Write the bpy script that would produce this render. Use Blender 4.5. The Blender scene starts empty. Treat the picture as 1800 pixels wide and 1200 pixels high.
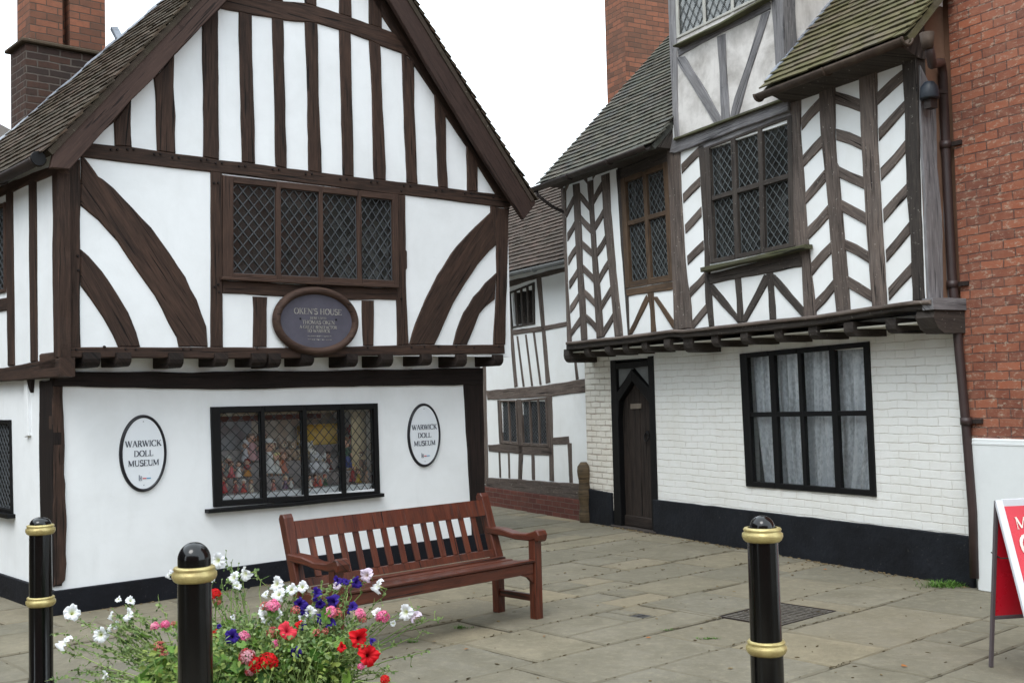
import bpy, bmesh, math, random
from mathutils import Vector, Matrix, noise
random.seed(7)
SC = bpy.context.scene
COL = SC.collection
# ------------------------------------------------------------------ camera
FPX = 1960.0; PITCH = math.radians(2.68); ROLL = 0.025; EYE = Vector((0, 0, 1.7))
_c, _s = math.cos(ROLL), math.sin(ROLL)
_H = Vector((1, 0, 0)); _V = Vector((0, -math.sin(PITCH), math.cos(PITCH)))
FWD = Vector((0, math.cos(PITCH), math.sin(PITCH)))
RIGHT = _c * _H - _s * _V; UP = _s * _H + _c * _V
cam = bpy.data.cameras.new('camera'); cam.sensor_width = 36; cam.lens = 36 * FPX / 1800
cam.clip_start = 0.05; cam.clip_end = 500
camo = bpy.data.objects.new('camera', cam); COL.objects.link(camo)
M = Matrix((RIGHT, UP, -FWD)).transposed().to_4x4(); M.translation = EYE
camo.matrix_world = M
SC.camera = camo
# ------------------------------------------------------------------ sky, sun, exposure
W = bpy.data.worlds.new('World'); SC.world = W; W.use_nodes = True
nt = W.node_tree; nt.nodes.clear()
sky = nt.nodes.new('ShaderNodeTexSky'); sky.sky_type = 'NISHITA'; sky.sun_disc = False
SUN_EL, SUN_AZ = math.radians(55), math.radians(200)
sky.sun_elevation = SUN_EL; sky.sun_rotation = SUN_AZ
sky.air_density = 1.0; sky.dust_density = 4.0
mx = nt.nodes.new('ShaderNodeMix'); mx.data_type = 'RGBA'; mx.inputs[0].default_value = 0.9
mx.inputs[7].default_value = (11.0, 12.2, 13.0, 1)
bg = nt.nodes.new('ShaderNodeBackground'); bg.inputs[1].default_value = 0.15
out = nt.nodes.new('ShaderNodeOutputWorld')
nt.links.new(sky.outputs[0], mx.inputs[6]); nt.links.new(mx.outputs[2], bg.inputs[0]); nt.links.new(bg.outputs[0], out.inputs[0])
sl = bpy.data.lights.new('sun', 'SUN'); sl.energy = 1.1; sl.angle = math.radians(25); sl.color = (1, 0.98, 0.96)
so = bpy.data.objects.new('sun', sl); COL.objects.link(so)
_sd = Vector((math.sin(SUN_AZ) * math.cos(SUN_EL), math.cos(SUN_AZ) * math.cos(SUN_EL), math.sin(SUN_EL)))
so.rotation_euler = (-_sd).to_track_quat('-Z', 'Y').to_euler()
SC.view_settings.view_transform = 'Standard'; SC.view_settings.look = 'None'
SC.view_settings.gamma = 1; SC.view_settings.exposure = 0.52
SC.cycles.max_bounces = 8; SC.cycles.transparent_max_bounces = 24
# ------------------------------------------------------------------ photo pixel -> point helpers
def ray(u, v): return FWD + RIGHT * ((u - 900) / FPX) - UP * ((v - 600) / FPX)
def ground(u, v, z=0.0):
    r = ray(u, v); return EYE + r * ((z - EYE.z) / r.z)
def atY(u, v, Y):
    r = ray(u, v); return EYE + r * (Y / r.y)
ZM = dict(A=(0,0,3.428),B=(450,0,3.4294),C=(0,300,3),D=(350,280,2.857),E=(0,600,2),F=(350,660,2.727),G=(820,300,1.818),
 H=(80,930,2.647),I=(1040,0,4),J=(1300,0,3.428),K=(920,230,2.857),L=(1200,180,2.554),M=(1000,560,3),N=(1280,560,2.4),
 O=(900,860,2),P=(1560,750,2.667),Q=(480,500,9.231),S=(200,720,8),T=(370,700,6),X=(520,700,6),Y=(90,960,5),Z=(360,960,4.737),
 AA=(1500,0,4),AB=(1580,450,3.428),p=(0,0,1))
def px(t, pts):
    a, b, c = ZM[t]; return [(a + x / c, b + y / c) for x, y in pts]
class Frame:
    """a house's own axes: x along its front, y into the house, z up"""
    def __init__(s, ox, oy, ang):
        a = math.radians(ang); s.ang = a; s.o = Vector((ox, oy, 0))
        s.ex = Vector((math.cos(a), math.sin(a), 0)); s.ey = Vector((-math.sin(a), math.cos(a), 0))
    def on(s, u, v, off):
        r = ray(u, v); t = (off + (s.o - EYE).dot(s.ey)) / r.dot(s.ey); p = EYE + r * t - s.o
        return (p.dot(s.ex), p.z)
    def onx(s, u, v, xc):
        r = ray(u, v); t = (xc + (s.o - EYE).dot(s.ex)) / r.dot(s.ex); p = EYE + r * t - s.o
        return (p.dot(s.ey), p.z)
    def F(s, t, pts, off): return [s.on(u, v, off) for u, v in px(t, pts)]
    def X(s, t, pts, xc): return [s.onx(u, v, xc) for u, v in px(t, pts)]
    def w(s, x, y, z): return s.o + s.ex * x + s.ey * y + Vector((0, 0, z))
    def root(s, name, label, cat, group=None):
        o = bpy.data.objects.new(name, None); COL.objects.link(o); o.location = s.o; o.rotation_euler = (0, 0, s.ang)
        return tag(o, label, cat, group)
H1 = Frame(-3.757, 9.128, 41.7)
H2 = Frame(0.96, 14.65, -62)
def tag(o, label=None, cat=None, group=None, kind=None):
    if label: o['label'] = label
    if cat: o['category'] = cat
    if group: o['group'] = group
    if kind: o['kind'] = kind
    return o
def empty(name, loc, rz=0, label=None, cat=None, group=None):
    o = bpy.data.objects.new(name, None); COL.objects.link(o); o.location = loc; o.rotation_euler = (0, 0, rz)
    return tag(o, label, cat, group)
# ------------------------------------------------------------------ mesh helpers
def BM():
    bm = bmesh.new(); bm.loops.layers.uv.verify(); bm.faces.layers.int.new('k'); bm.loops.layers.float_color.new('Col')
    return bm
def finish(bm, name, mat, parent=None, smooth=False, recalc=True, loc=None):
    if recalc: bmesh.ops.recalc_face_normals(bm, faces=bm.faces)
    uv = bm.loops.layers.uv.verify(); k = bm.faces.layers.int['k']
    bm.normal_update()
    for f in bm.faces:
        if smooth: f.smooth = True
        if f[k] == 0:
            n = f.normal; ax = max(range(3), key=lambda i: abs(n[i]))
            for l in f.loops:
                c = l.vert.co
                l[uv].uv = (c.y, c.z) if ax == 0 else ((c.x, c.z) if ax == 1 else (c.x, c.y))
    me = bpy.data.meshes.new(name); bm.to_mesh(me); bm.free()
    o = bpy.data.objects.new(name, me); COL.objects.link(o)
    if mat: me.materials.append(mat)
    if parent: o.parent = parent
    if loc: o.location = loc
    return o
def setcol(bm, faces, c):
    l = bm.loops.layers.float_color['Col']
    for f in faces:
        for lp in f.loops: lp[l] = (c[0], c[1], c[2], 1)
def area2(p): return sum(p[i][0] * p[(i + 1) % len(p)][1] - p[(i + 1) % len(p)][0] * p[i][1] for i in range(len(p)))
def resample(poly, step=0.14, jit=0.004, seed=None):
    if seed is None: seed = random.random() * 99
    out = []; n = len(poly)
    for i in range(n):
        a = Vector(poly[i]); b = Vector(poly[(i + 1) % n]); d = b - a; L = d.length
        if L < 1e-6: continue
        m = max(1, int(L / step)); nn = Vector((-d.y, d.x)) / L
        for j in range(m):
            p = a + d * (j / m)
            if j > 0: p = p + nn * (jit * 2 * noise.noise(Vector((p.x * 3.1 + seed, p.y * 3.1, seed))) + jit * .6 * (random.random() - .5))
            out.append((p.x, p.y))
    return out
def prism(bm, poly, y0, y1, plane='y', bev=0.006, jit=0.004, step=0.14):
    """outline in the house's front plane (plane 'y': x,z at depth y) or side plane ('x'), front at y0, back at y1"""
    k = bm.faces.layers.int['k']; uvl = bm.loops.layers.uv.verify()
    if area2(poly) < 0: poly = poly[::-1]
    if jit: poly = resample(poly, step, jit)
    n = len(poly)
    mp = (lambda a, b, d: Vector((a, d, b))) if plane == 'y' else ((lambda a, b, d: Vector((d, a, b))) if plane == 'x' else (lambda a, b, d: Vector((a, b, d))))
    cx = sum(p[0] for p in poly) / n; cz = sum(p[1] for p in poly) / n
    sxx = sum((p[0] - cx) ** 2 for p in poly); szz = sum((p[1] - cz) ** 2 for p in poly); sxz = sum((p[0] - cx) * (p[1] - cz) for p in poly)
    th = 0.5 * math.atan2(2 * sxz, sxx - szz); ct, st = math.cos(th), math.sin(th)
    ru, rv = random.random() * 40, random.random() * 40
    def UVf(a, b, d): return ((a - cx) * ct + (b - cz) * st + ru, -(a - cx) * st + (b - cz) * ct + d + rv)
    s = 1 if y1 > y0 else -1
    rings = []
    if bev:
        ins = []
        for i in range(n):
            p0, p1, p2 = Vector(poly[i - 1]), Vector(poly[i]), Vector(poly[(i + 1) % n])
            e1 = (p1 - p0).normalized(); e2 = (p2 - p1).normalized()
            n1 = Vector((-e1.y, e1.x)); n2 = Vector((-e2.y, e2.x)); m = n1 + n2
            if m.length < 1e-4: m = n1
            m.normalize(); q = p1 + m * (bev / max(0.5, m.dot(n1)))
            ins.append((q.x, q.y))
        rings.append((ins, y0)); rings.append((poly, y0 + s * bev))
    else: rings.append((poly, y0))
    rings.append((poly, y1))
    vs = [[bm.verts.new(mp(a, b, d)) for a, b in P] for P, d in rings]
    def mk(vl, data):
        try: f = bm.faces.new(vl)
        except ValueError: return
        f[k] = 1
        for l, (a, b, d) in zip(f.loops, data): l[uvl].uv = UVf(a, b, d)
        return f
    mk(vs[0], [(a, b, rings[0][1]) for a, b in rings[0][0]])
    mk(vs[-1][::-1], [(a, b, y1) for a, b in rings[-1][0]][::-1])
    for r in range(len(rings) - 1):
        P, d0 = rings[r]; Qq, d1 = rings[r + 1]
        for i in range(n):
            j = (i + 1) % n
            mk([vs[r][i], vs[r + 1][i], vs[r + 1][j], vs[r][j]], [(P[i][0], P[i][1], d0), (Qq[i][0], Qq[i][1], d1), (Qq[j][0], Qq[j][1], d1), (P[j][0], P[j][1], d0)])
def box(bm, x0, x1, y0, y1, z0, z1, rot=None, piv=None, bev=0):
    vs = [bm.verts.new((x, y, z)) for x in (x0, x1) for y in (y0, y1) for z in (z0, z1)]
    fs = [bm.faces.new([vs[i] for i in q]) for q in ((0,1,3,2),(4,6,7,5),(0,4,5,1),(2,3,7,6),(0,2,6,4),(1,5,7,3))]
    if rot is not None:
        c = Vector(piv) if piv else Vector(((x0+x1)/2, (y0+y1)/2, (z0+z1)/2))
        for v in vs: v.co = c + rot @ (v.co - c)
    if bev:
        r = bmesh.ops.bevel(bm, geom=list({e for f in fs for e in f.edges}), offset=bev, segments=1, affect='EDGES', profile=.5)
    return fs
def bar(bm, a, b, w, h, up=Vector((0, 0, 1)), bev=0):
    """beam of section w x h from a to b"""
    a, b = Vector(a), Vector(b); d = (b - a); L = d.length; d.normalize()
    s = d.cross(up); s = s.normalized() if s.length > 1e-4 else Vector((1, 0, 0)); u = s.cross(d)
    k = bm.faces.layers.int['k']; uvl = bm.loops.layers.uv.verify(); r0 = random.random() * 30
    vs = [bm.verts.new(p + s * (sx * w / 2) + u * (su * h / 2)) for p in (a, b) for sx, su in ((-1,-1),(1,-1),(1,1),(-1,1))]
    fs = []
    for i in range(4):
        j = (i + 1) % 4; f = bm.faces.new([vs[i], vs[j], vs[4 + j], vs[4 + i]]); f[k] = 1; fs.append(f)
        ww = w if i % 2 == 0 else h
        for l, q in zip(f.loops, ((r0, i), (r0, i + ww), (r0 + L, i + ww), (r0 + L, i))): l[uvl].uv = q
    for q in ((3,2,1,0),(4,5,6,7)): fs.append(bm.faces.new([vs[i] for i in q]))
    if bev: bmesh.ops.bevel(bm, geom=list({e for f in fs for e in f.edges}), offset=bev, segments=1, affect='EDGES', profile=.5)
    return fs
def tube(bm, pts, r, seg=8, cap=True):
    pts = [Vector(p) for p in pts]; n = len(pts); rs = r if isinstance(r, (list, tuple)) else [r] * n
    prev = None; rings = []
    for i, p in enumerate(pts):
        d = (pts[min(i + 1, n - 1)] - pts[max(i - 1, 0)]).normalized()
        ref = prev if prev is not None else (Vector((0, 0, 1)) if abs(d.z) < .9 else Vector((1, 0, 0)))
        s = d.cross(ref)
        if s.length < 1e-4: s = d.cross(Vector((0, 1, 0)))
        s.normalize(); u = s.cross(d); prev = u
        rings.append([bm.verts.new(p + (s * math.cos(t) + u * math.sin(t)) * rs[i]) for t in [2 * math.pi * k / seg for k in range(seg)]])
    fs = []
    for a, b in zip(rings, rings[1:]):
        for i in range(seg):
            j = (i + 1) % seg; f = bm.faces.new([a[i], a[j], b[j], b[i]]); f.smooth = True; fs.append(f)
    if cap: fs.append(bm.faces.new(rings[0][::-1])); fs.append(bm.faces.new(rings[-1]))
    return fs
def lathe(bm, prof, seg=32, center=(0, 0)):
    rings = []
    for r, z in prof:
        if r < 1e-5: rings.append([bm.verts.new((center[0], center[1], z))])
        else: rings.append([bm.verts.new((center[0] + r * math.cos(2*math.pi*i/seg), center[1] + r * math.sin(2*math.pi*i/seg), z)) for i in range(seg)])
    for a, b in zip(rings, rings[1:]):
        for i in range(seg):
            j = (i + 1) % seg
            vl = [a[0], b[j], b[i]] if len(a) == 1 else ([a[i], a[j], b[0]] if len(b) == 1 else [a[i], a[j], b[j], b[i]])
            f = bm.faces.new(vl); f.smooth = True
def sphere(bm, c, r, sc=(1, 1, 1), sub=2, rot=None):
    m = Matrix.Translation(Vector(c)) @ (rot.to_4x4() if rot else Matrix()) @ Matrix.Diagonal((r*sc[0], r*sc[1], r*sc[2], 1))
    res = bmesh.ops.create_icosphere(bm, subdivisions=sub, radius=1, matrix=m)
    fs = {f for v in res['verts'] for f in v.link_faces}
    for f in fs: f.smooth = True
    return fs
# ------------------------------------------------------------------ materials
def lin(c):
    c = c / 255; return c / 12.92 if c <= .04045 else ((c + .055) / 1.055) ** 2.4
def rgb(r, g, b, m=1.0): return (lin(r) * m, lin(g) * m, lin(b) * m, 1)
class NM:
    def __init__(s, name, rough=.7, spec=.4, metal=0):
        s.m = bpy.data.materials.new(name); s.m.use_nodes = True; s.t = s.m.node_tree; s.n = s.t.nodes; s.l = s.t.links
        s.b = s.n['Principled BSDF']; s.out = s.n['Material Output']
        s.b.inputs['Roughness'].default_value = rough; s.b.inputs['Specular IOR Level'].default_value = spec; s.b.inputs['Metallic'].default_value = metal
        s.tc = s.n.new('ShaderNodeTexCoord')
    def link(s, a, b): s.l.new(a, b)
    def map(s, src='UV', scale=(1, 1, 1), loc=(0, 0, 0)):
        m = s.n.new('ShaderNodeMapping'); m.inputs['Scale'].default_value = scale; m.inputs['Location'].default_value = loc
        s.link(s.tc.outputs[src], m.inputs[0]); return m.outputs[0]
    def noise(s, vec, scale=5, detail=6, rough=.6, dist=0):
        n = s.n.new('ShaderNodeTexNoise'); n.inputs['Scale'].default_value = scale; n.inputs['Detail'].default_value = detail
        n.inputs['Roughness'].default_value = rough; n.inputs['Distortion'].default_value = dist; s.link(vec, n.inputs['Vector']); return n.outputs[0]
    def ramp(s, fac, stops):
        r = s.n.new('ShaderNodeValToRGB'); e = r.color_ramp.elements
        while len(e) < len(stops): e.new(.5)
        for el, (p, c) in zip(e, stops):
            el.position = p; el.color = c if not isinstance(c, (int, float)) else (c, c, c, 1)
        s.link(fac, r.inputs[0]); return r.outputs[0]
    def mix(s, fac, a, b, mode='MIX'):
        m = s.n.new('ShaderNodeMix'); m.data_type = 'RGBA'; m.blend_type = mode
        for i, v in ((0, fac), (6, a), (7, b)):
            if isinstance(v, (int, float)): m.inputs[i].default_value = v if i == 0 else (v, v, v, 1)
            elif isinstance(v, tuple): m.inputs[i].default_value = v
            else: s.link(v, m.inputs[i])
        return m.outputs[2]
    def math(s, op, a, b=0):
        m = s.n.new('ShaderNodeMath'); m.operation = op
        for i, v in ((0, a), (1, b)):
            if isinstance(v, (int, float)): m.inputs[i].default_value = v
            else: s.link(v, m.inputs[i])
        return m.outputs[0]
    def attr(s, name='Col'):
        a = s.n.new('ShaderNodeAttribute'); a.attribute_name = name; return a.outputs['Color']
    def rnd(s):
        return s.n.new('ShaderNodeObjectInfo').outputs['Random']
    def bump(s, h, strength=.5, dist=.01):
        b = s.n.new('ShaderNodeBump'); b.inputs['Strength'].default_value = strength; b.inputs['Distance'].default_value = dist
        s.link(h, b.inputs['Height']); s.link(b.outputs[0], s.b.inputs['Normal']); return b
    def color(s, c): s.link(c, s.b.inputs['Base Color']); return s
def wood(name, dark, light, streak=.5, rough=.75, bump=.6, patch=None, spec=.25, wormy=0):
    m = NM(name, rough, spec)
    g = m.noise(m.map('UV', (3, 38, 1)), 1, 8, .65, 0.6); g2 = m.noise(m.map('UV', (1.2, 9, 1)), 1.3, 5, .6, 1.0)
    gg = m.mix(.5, g, g2)
    c = m.ramp(gg, [(.38, dark), (.62, light)])
    big = m.noise(m.map('Object'), 2.6, 6, .65)
    c = m.mix(m.math('MULTIPLY', m.ramp(big, [(.35, 0.), (.65, 1.)]), streak), c, light if patch is None else patch)
    c = m.mix(m.ramp(m.rnd(), [(0, 0.0), (1, .45)]), c, tuple(x * .62 for x in dark[:3]) + (1,))
    h = gg
    crack = m.noise(m.map('UV', (1.3, 48, 1), (3, 3, 3)), 1, 3, .5, 0.5)
    cm = m.ramp(crack, [(.345, 0.), (.39, 1.)])
    c = m.mix(cm, tuple(x * .3 for x in dark[:3]) + (1,), c); h = m.mix(cm, 0.0, h)
    fine = m.noise(m.map('UV', (6, 90, 1), (7, 2, 0)), 1, 4, .6); c = m.mix(m.ramp(fine, [(.5, 0.), (.75, .35)]), c, tuple(min(1, x * 1.7) for x in light[:3]) + (1,))
    knot = m.noise(m.map('Object'), 7, 8, .8); c = m.mix(m.ramp(knot, [(.60, 0.), (.68, .5)]), c, tuple(x * .45 for x in dark[:3]) + (1,))
    if wormy:
        wn = m.noise(m.map('Object'), 34, 3, .6); wm = m.ramp(wn, [(.66, 0.), (.70, 1.)])
        c = m.mix(m.math('MULTIPLY', wm, wormy), c, rgb(185, 180, 172)); 
    m.color(c); m.bump(h, bump, .006); return m.m
def plaster(name, base, stain, amt=.25, bump=.25, rough=.85, scale=1.5):
    m = NM(name, rough, .2); o = m.map('Object')
    n = m.noise(o, scale, 8, .65, .3); n2 = m.noise(o, 40, 4, .6)
    c = m.mix(m.math('MULTIPLY', m.ramp(n, [(.42, 0.), (.75, 1.)]), amt), base, stain)
    n3 = m.noise(m.map('Object', (5, 5, .7)), 1, 6, .7)
    c = m.mix(m.math('MULTIPLY', m.ramp(n3, [(.55, 0.), (.8, 1.)]), amt * .6), c, stain)
    n4 = m.noise(m.map('Object', (1, 1, 1), (4, 1, 9)), 5, 9, .85); c = m.mix(m.math('MULTIPLY', m.ramp(n4, [(.62, 0.), (.70, 1.)]), amt * .7), c, stain)
    m.color(c); m.bump(m.mix(.35, m.noise(o, 7, 4, .5), n2), bump, .008); return m.m
def brick(name, cols, mortar, paint=None, bw=.225, bh=.075, wob=.008, bumpd=.02, ms=.006, patches=None, src='UV'):
    m = NM(name, .88, .2); uv = m.map(src)
    nn = m.n.new('ShaderNodeTexNoise'); nn.inputs['Scale'].default_value = 3.5; nn.inputs['Detail'].default_value = 5; m.link(uv, nn.inputs['Vector'])
    vm = m.n.new('ShaderNodeVectorMath'); vm.operation = 'MULTIPLY_ADD'; m.link(nn.outputs['Color'], vm.inputs[0]); vm.inputs[1].default_value = (wob * 3, wob * 3, 0); m.link(uv, vm.inputs[2])
    def bt(c1, c2, off=0):
        b = m.n.new('ShaderNodeTexBrick'); b.inputs['Scale'].default_value = 1; b.inputs['Brick Width'].default_value = bw; b.inputs['Row Height'].default_value = bh
        b.inputs['Mortar Size'].default_value = ms; b.inputs['Mortar Smooth'].default_value = .4; b.inputs['Bias'].default_value = off
        b.inputs['Color1'].default_value = c1; b.inputs['Color2'].default_value = c2; b.inputs['Mortar'].default_value = mortar
        m.link(vm.outputs[0], b.inputs['Vector']); return b
    b = bt(cols[0], cols[1]); n1 = m.noise(uv, 9, 8, .7); n2 = m.noise(uv, 1.2, 6, .6); n3 = m.noise(uv, 60, 4, .6)
    c = b.outputs['Color']
    if not paint:
        c = m.mix(m.math('MULTIPLY', m.ramp(n1, [(.45, 0.), (.7, 1.)]), .55), c, cols[2])
        c = m.mix(m.math('MULTIPLY', m.ramp(n2, [(.4, 0.), (.7, 1.)]), .45), c, cols[3])
        if patches:
            n4 = m.noise(m.map(src, (1, 2.0, 1), (5, 5, 5)), 13, 8, .8)
            c = m.mix(m.math('MULTIPLY', m.ramp(n4, [(.54, 0.), (.60, 1.)]), .7), c, patches)
        c = m.mix(.35, c, m.mix(n3, 0.0, c, 'MULTIPLY'))
    else:
        jm = m.ramp(b.outputs['Fac'], [(.35, 0.), (1, 1.)])
        wear = m.ramp(m.noise(m.map(src, (.8, 3, 1)), 3.0, 6, .7), [(.38, 0.), (.68, 1.)])
        c = m.mix(m.math('MULTIPLY', m.ramp(n1, [(.5, 0.), (.8, 1.)]), .3), paint[0], paint[1])
        c = m.mix(m.math('MULTIPLY', m.ramp(n2, [(.45, 0.), (.8, 1.)]), .45), c, paint[1])
        sx_ = m.n.new('ShaderNodeSeparateXYZ'); m.link(vm.outputs[0], sx_.inputs[0])
        fr_ = m.math('ABSOLUTE', m.math('SUBTRACT', m.math('FRACT', m.math('MULTIPLY', sx_.outputs[1], 1 / bh)), .5))
        rowm = m.ramp(fr_, [(.435, 0.), (.475, 1.)])
        c = m.mix(m.math('MULTIPLY', m.math('MULTIPLY', jm, wear), .34 if ms < .01 else .7), c, paint[2])
        c = m.mix(m.math('MULTIPLY', m.math('MULTIPLY', rowm, m.ramp(m.noise(m.map(src, (1.5, 4, 1)), 2.8, 8, .8), [(.46, 0.), (.60, 1.)])), .5), c, paint[2])
    m.color(c)
    h = m.mix(.25, m.math('SUBTRACT', 1, b.outputs['Fac']), n1)
    if paint and ms < .01: h = m.mix(.45, m.math('SUBTRACT', 1, m.math('MAXIMUM', m.math('MULTIPLY', b.outputs['Fac'], .6), m.math('MULTIPLY', rowm, .7))), n1); h = m.mix(.12, h, n3)
    m.bump(h, .7, bumpd); return m.m
def simple(name, c, rough=.5, spec=.5, metal=0, var=.15, bumps=0, src='Object', sc=6, dark=None, coat=0):
    m = NM(name, rough, spec, metal); n = m.noise(m.map(src), sc, 6, .65)
    c2 = dark if dark else tuple(x * (1 - var * 2) for x in c[:3]) + (1,)
    m.color(m.mix(m.ramp(n, [(.35, 0.), (.7, 1.)]), c, c2))
    rr = m.math('ADD', m.math('MULTIPLY', n, .25), rough - .12); m.link(rr, m.b.inputs['Roughness'])
    if bumps: m.bump(m.noise(m.map(src), sc * 6, 5, .6), bumps, .004)
    if coat: m.b.inputs['Coat Weight'].default_value = coat; m.b.inputs['Coat Roughness'].default_value = .08
    return m.m
def tilemat(name, base, alt, moss, mossamt, lichen=None, mscale=3.0, lo=.42, hi=.62):
    m = NM(name, .9, .2); a = m.attr(); o = m.map('Object')
    sp = m.n.new('ShaderNodeSeparateColor'); m.link(a, sp.inputs[0])
    c = m.mix(sp.outputs[0], base, alt)
    n = m.noise(o, 14, 7, .7); c = m.mix(m.math('MULTIPLY', m.ramp(n, [(.35, 0.), (.7, 1.)]), .6), c, tuple(x * .45 for x in base[:3]) + (1,))
    n2 = m.noise(o, mscale, 8, .75); mm = m.math('MULTIPLY', m.ramp(m.math('ADD', n2, m.math('MULTIPLY', sp.outputs[1], .12)), [(lo, 0.), (hi, 1.)]), mossamt)
    c = m.mix(mm, c, moss)
    if lichen:
        n3 = m.noise(o, 30, 4, .6); c = m.mix(m.ramp(n3, [(.66, 0.), (.72, .8)]), c, lichen)
    m.color(c); m.bump(m.mix(.5, n, m.noise(o, 60, 4, .6)), .8, .01); return m.m
def glassmat(name, tint=(.85, .87, .88), ior=1.5, dirt=.06, boost=1.0):
    m = NM(name); m.n.remove(m.b)
    tr = m.n.new('ShaderNodeBsdfTransparent'); tr.inputs[0].default_value = (*tint, 1)
    gl = m.n.new('ShaderNodeBsdfGlossy'); gl.inputs['Roughness'].default_value = .04; gl.inputs[0].default_value = (boost, boost, boost, 1)
    fr = m.n.new('ShaderNodeFresnel'); fr.inputs[0].default_value = ior
    df = m.n.new('ShaderNodeBsdfDiffuse'); df.inputs[0].default_value = (.45, .46, .44, 1)
    b = m.n.new('ShaderNodeBump'); b.inputs['Strength'].default_value = .12; b.inputs['Distance'].default_value = .01
    m.link(m.noise(m.map('Object'), 9, 2, .5), b.inputs['Height']); m.link(b.outputs[0], gl.inputs['Normal'])
    mx1 = m.n.new('ShaderNodeMixShader'); m.link(fr.outputs[0], mx1.inputs[0]); m.link(tr.outputs[0], mx1.inputs[1]); m.link(gl.outputs[0], mx1.inputs[2])
    mx2 = m.n.new('ShaderNodeMixShader'); m.link(m.math('MULTIPLY', m.noise(m.map('Object'), 5, 5, .6), dirt * 2), mx2.inputs[0]); m.link(mx1.outputs[0], mx2.inputs[1]); m.link(df.outputs[0], mx2.inputs[2])
    m.link(mx2.outputs[0], m.out.inputs[0]); return m.m
MT = {}
MT['oak1'] = wood('dark_stained_oak', rgb(36, 27, 23), rgb(78, 58, 48), .4, patch=rgb(62, 48, 41))
MT['barge'] = wood('bargeboard_oak', rgb(54, 41, 37), rgb(74, 57, 51), .3, bump=.35)
MT['frame1'] = wood('window_oak', rgb(50, 37, 32), rgb(84, 64, 54), .4)
MT['black_oak'] = wood('blackened_oak', rgb(20, 15, 14), rgb(40, 30, 27), .3)
MT['joist'] = wood('jetty_joist_oak', rgb(22, 18, 17), rgb(48, 38, 33), .3)
MT['black'] = simple('black_paint', rgb(13, 13, 15), .5, .25, var=.2, bumps=.15)
MT['white1'] = plaster('white_limewash', rgb(236, 239, 241), rgb(204, 206, 206), .4)
MT['white2'] = plaster('white_render_panel', rgb(234, 236, 236), rgb(196, 194, 186), .3)
MT['tan'] = plaster('tan_render', rgb(128, 98, 80), rgb(78, 62, 54), .7)
MT['soffit'] = plaster('cream_soffit', rgb(196, 194, 182), rgb(150, 144, 130), .6)
MT['dormer_pl'] = plaster('weathered_render', rgb(208, 204, 200), rgb(130, 124, 118), .95, scale=2.2)
MT['plinth'] = simple('tarred_plinth', rgb(22, 24, 31), .65, .2, var=.25, bumps=.5, sc=3)
MT['tar'] = simple('tar_black_plinth', rgb(28, 31, 37), .7, .2, bumps=.6, sc=2.5, dark=rgb(15, 16, 20))
MT['oak2'] = wood('weathered_oak', rgb(60, 51, 47), rgb(118, 105, 97), .5, patch=rgb(104, 97, 92), wormy=.5, bump=.9)
MT['oak2d'] = wood('dark_weathered_oak', rgb(42, 38, 36), rgb(76, 69, 64), .4, wormy=.3, bump=.9)
MT['oak2g'] = wood('silvered_oak', rgb(92, 91, 94), rgb(142, 140, 142), .5, patch=rgb(112, 108, 106), wormy=.2)
MT['oak2b'] = wood('brown_window_oak', rgb(62, 49, 38), rgb(106, 84, 64), .4, patch=rgb(78, 66, 56))
MT['mossy'] = wood('mossy_oak', rgb(58, 56, 44), rgb(96, 94, 74), .6, patch=rgb(86, 90, 52))
MT['wbrick'] = brick('painted_brick', (rgb(232,232,228), rgb(214,212,204)), rgb(190,180,165), paint=(rgb(230, 231, 228), rgb(208, 204, 192), rgb(160, 144, 126)), ms=.005, wob=.014, bumpd=.024)
MT['wbrick_old'] = brick('flaking_painted_brick', (rgb(222,216,204), rgb(204,192,172)), rgb(160,140,118), paint=(rgb(226, 222, 212), rgb(192, 176, 152), rgb(120, 92, 72)), ms=.012, bumpd=.035)
MT['rbrick'] = brick('red_brick', (rgb(182, 98, 70), rgb(158, 76, 58)), rgb(146, 120, 108), (None), patches=rgb(196, 178, 160)) if False else brick('red_brick', (rgb(194, 118, 88), rgb(140, 86, 70), rgb(190, 132, 106), rgb(150, 114, 102)), rgb(108, 84, 78), patches=rgb(212, 192, 170), bumpd=.05, ms=.006, wob=.012)
MT['cbrick'] = brick('chimney_brick', (rgb(178, 114, 88), rgb(126, 88, 72), rgb(104, 80, 70), rgb(126, 102, 86)), rgb(104, 88, 78), wob=.01)
MT['cbrick_d'] = brick('sooty_chimney_brick', (rgb(98, 72, 62), rgb(70, 60, 57), rgb(60, 54, 52), rgb(86, 70, 62)), rgb(122, 112, 104), ms=.009)
MT['pbrick'] = brick('plinth_brick', (rgb(132, 82, 72), rgb(108, 66, 60), rgb(96, 62, 56), rgb(116, 84, 74)), rgb(130, 116, 106))
MT['tile1'] = tilemat('old_clay_tile', rgb(72, 62, 55), rgb(94, 76, 64), rgb(64, 62, 48), .5, lichen=rgb(150, 146, 132))
MT['tile2'] = tilemat('dark_clay_tile', rgb(82, 82, 80), rgb(104, 96, 88), rgb(84, 88, 70), .35, lichen=rgb(140, 140, 130))
MT['tile3'] = tilemat('mossy_clay_tile', rgb(96, 90, 80), rgb(118, 104, 92), rgb(92, 90, 58), .75, lichen=rgb(136, 134, 120), mscale=2.2, lo=.38, hi=.62)
MT['tile4'] = tilemat('brown_clay_tile', rgb(78, 68, 62), rgb(102, 86, 78), rgb(66, 62, 54), .5)
MT['lead'] = simple('grey_lead', rgb(140, 146, 156), .5, .5, var=.3, bumps=.4, sc=8)
MT['came'] = simple('lead_came', rgb(78, 82, 86), .5, .5, var=.2)
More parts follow.
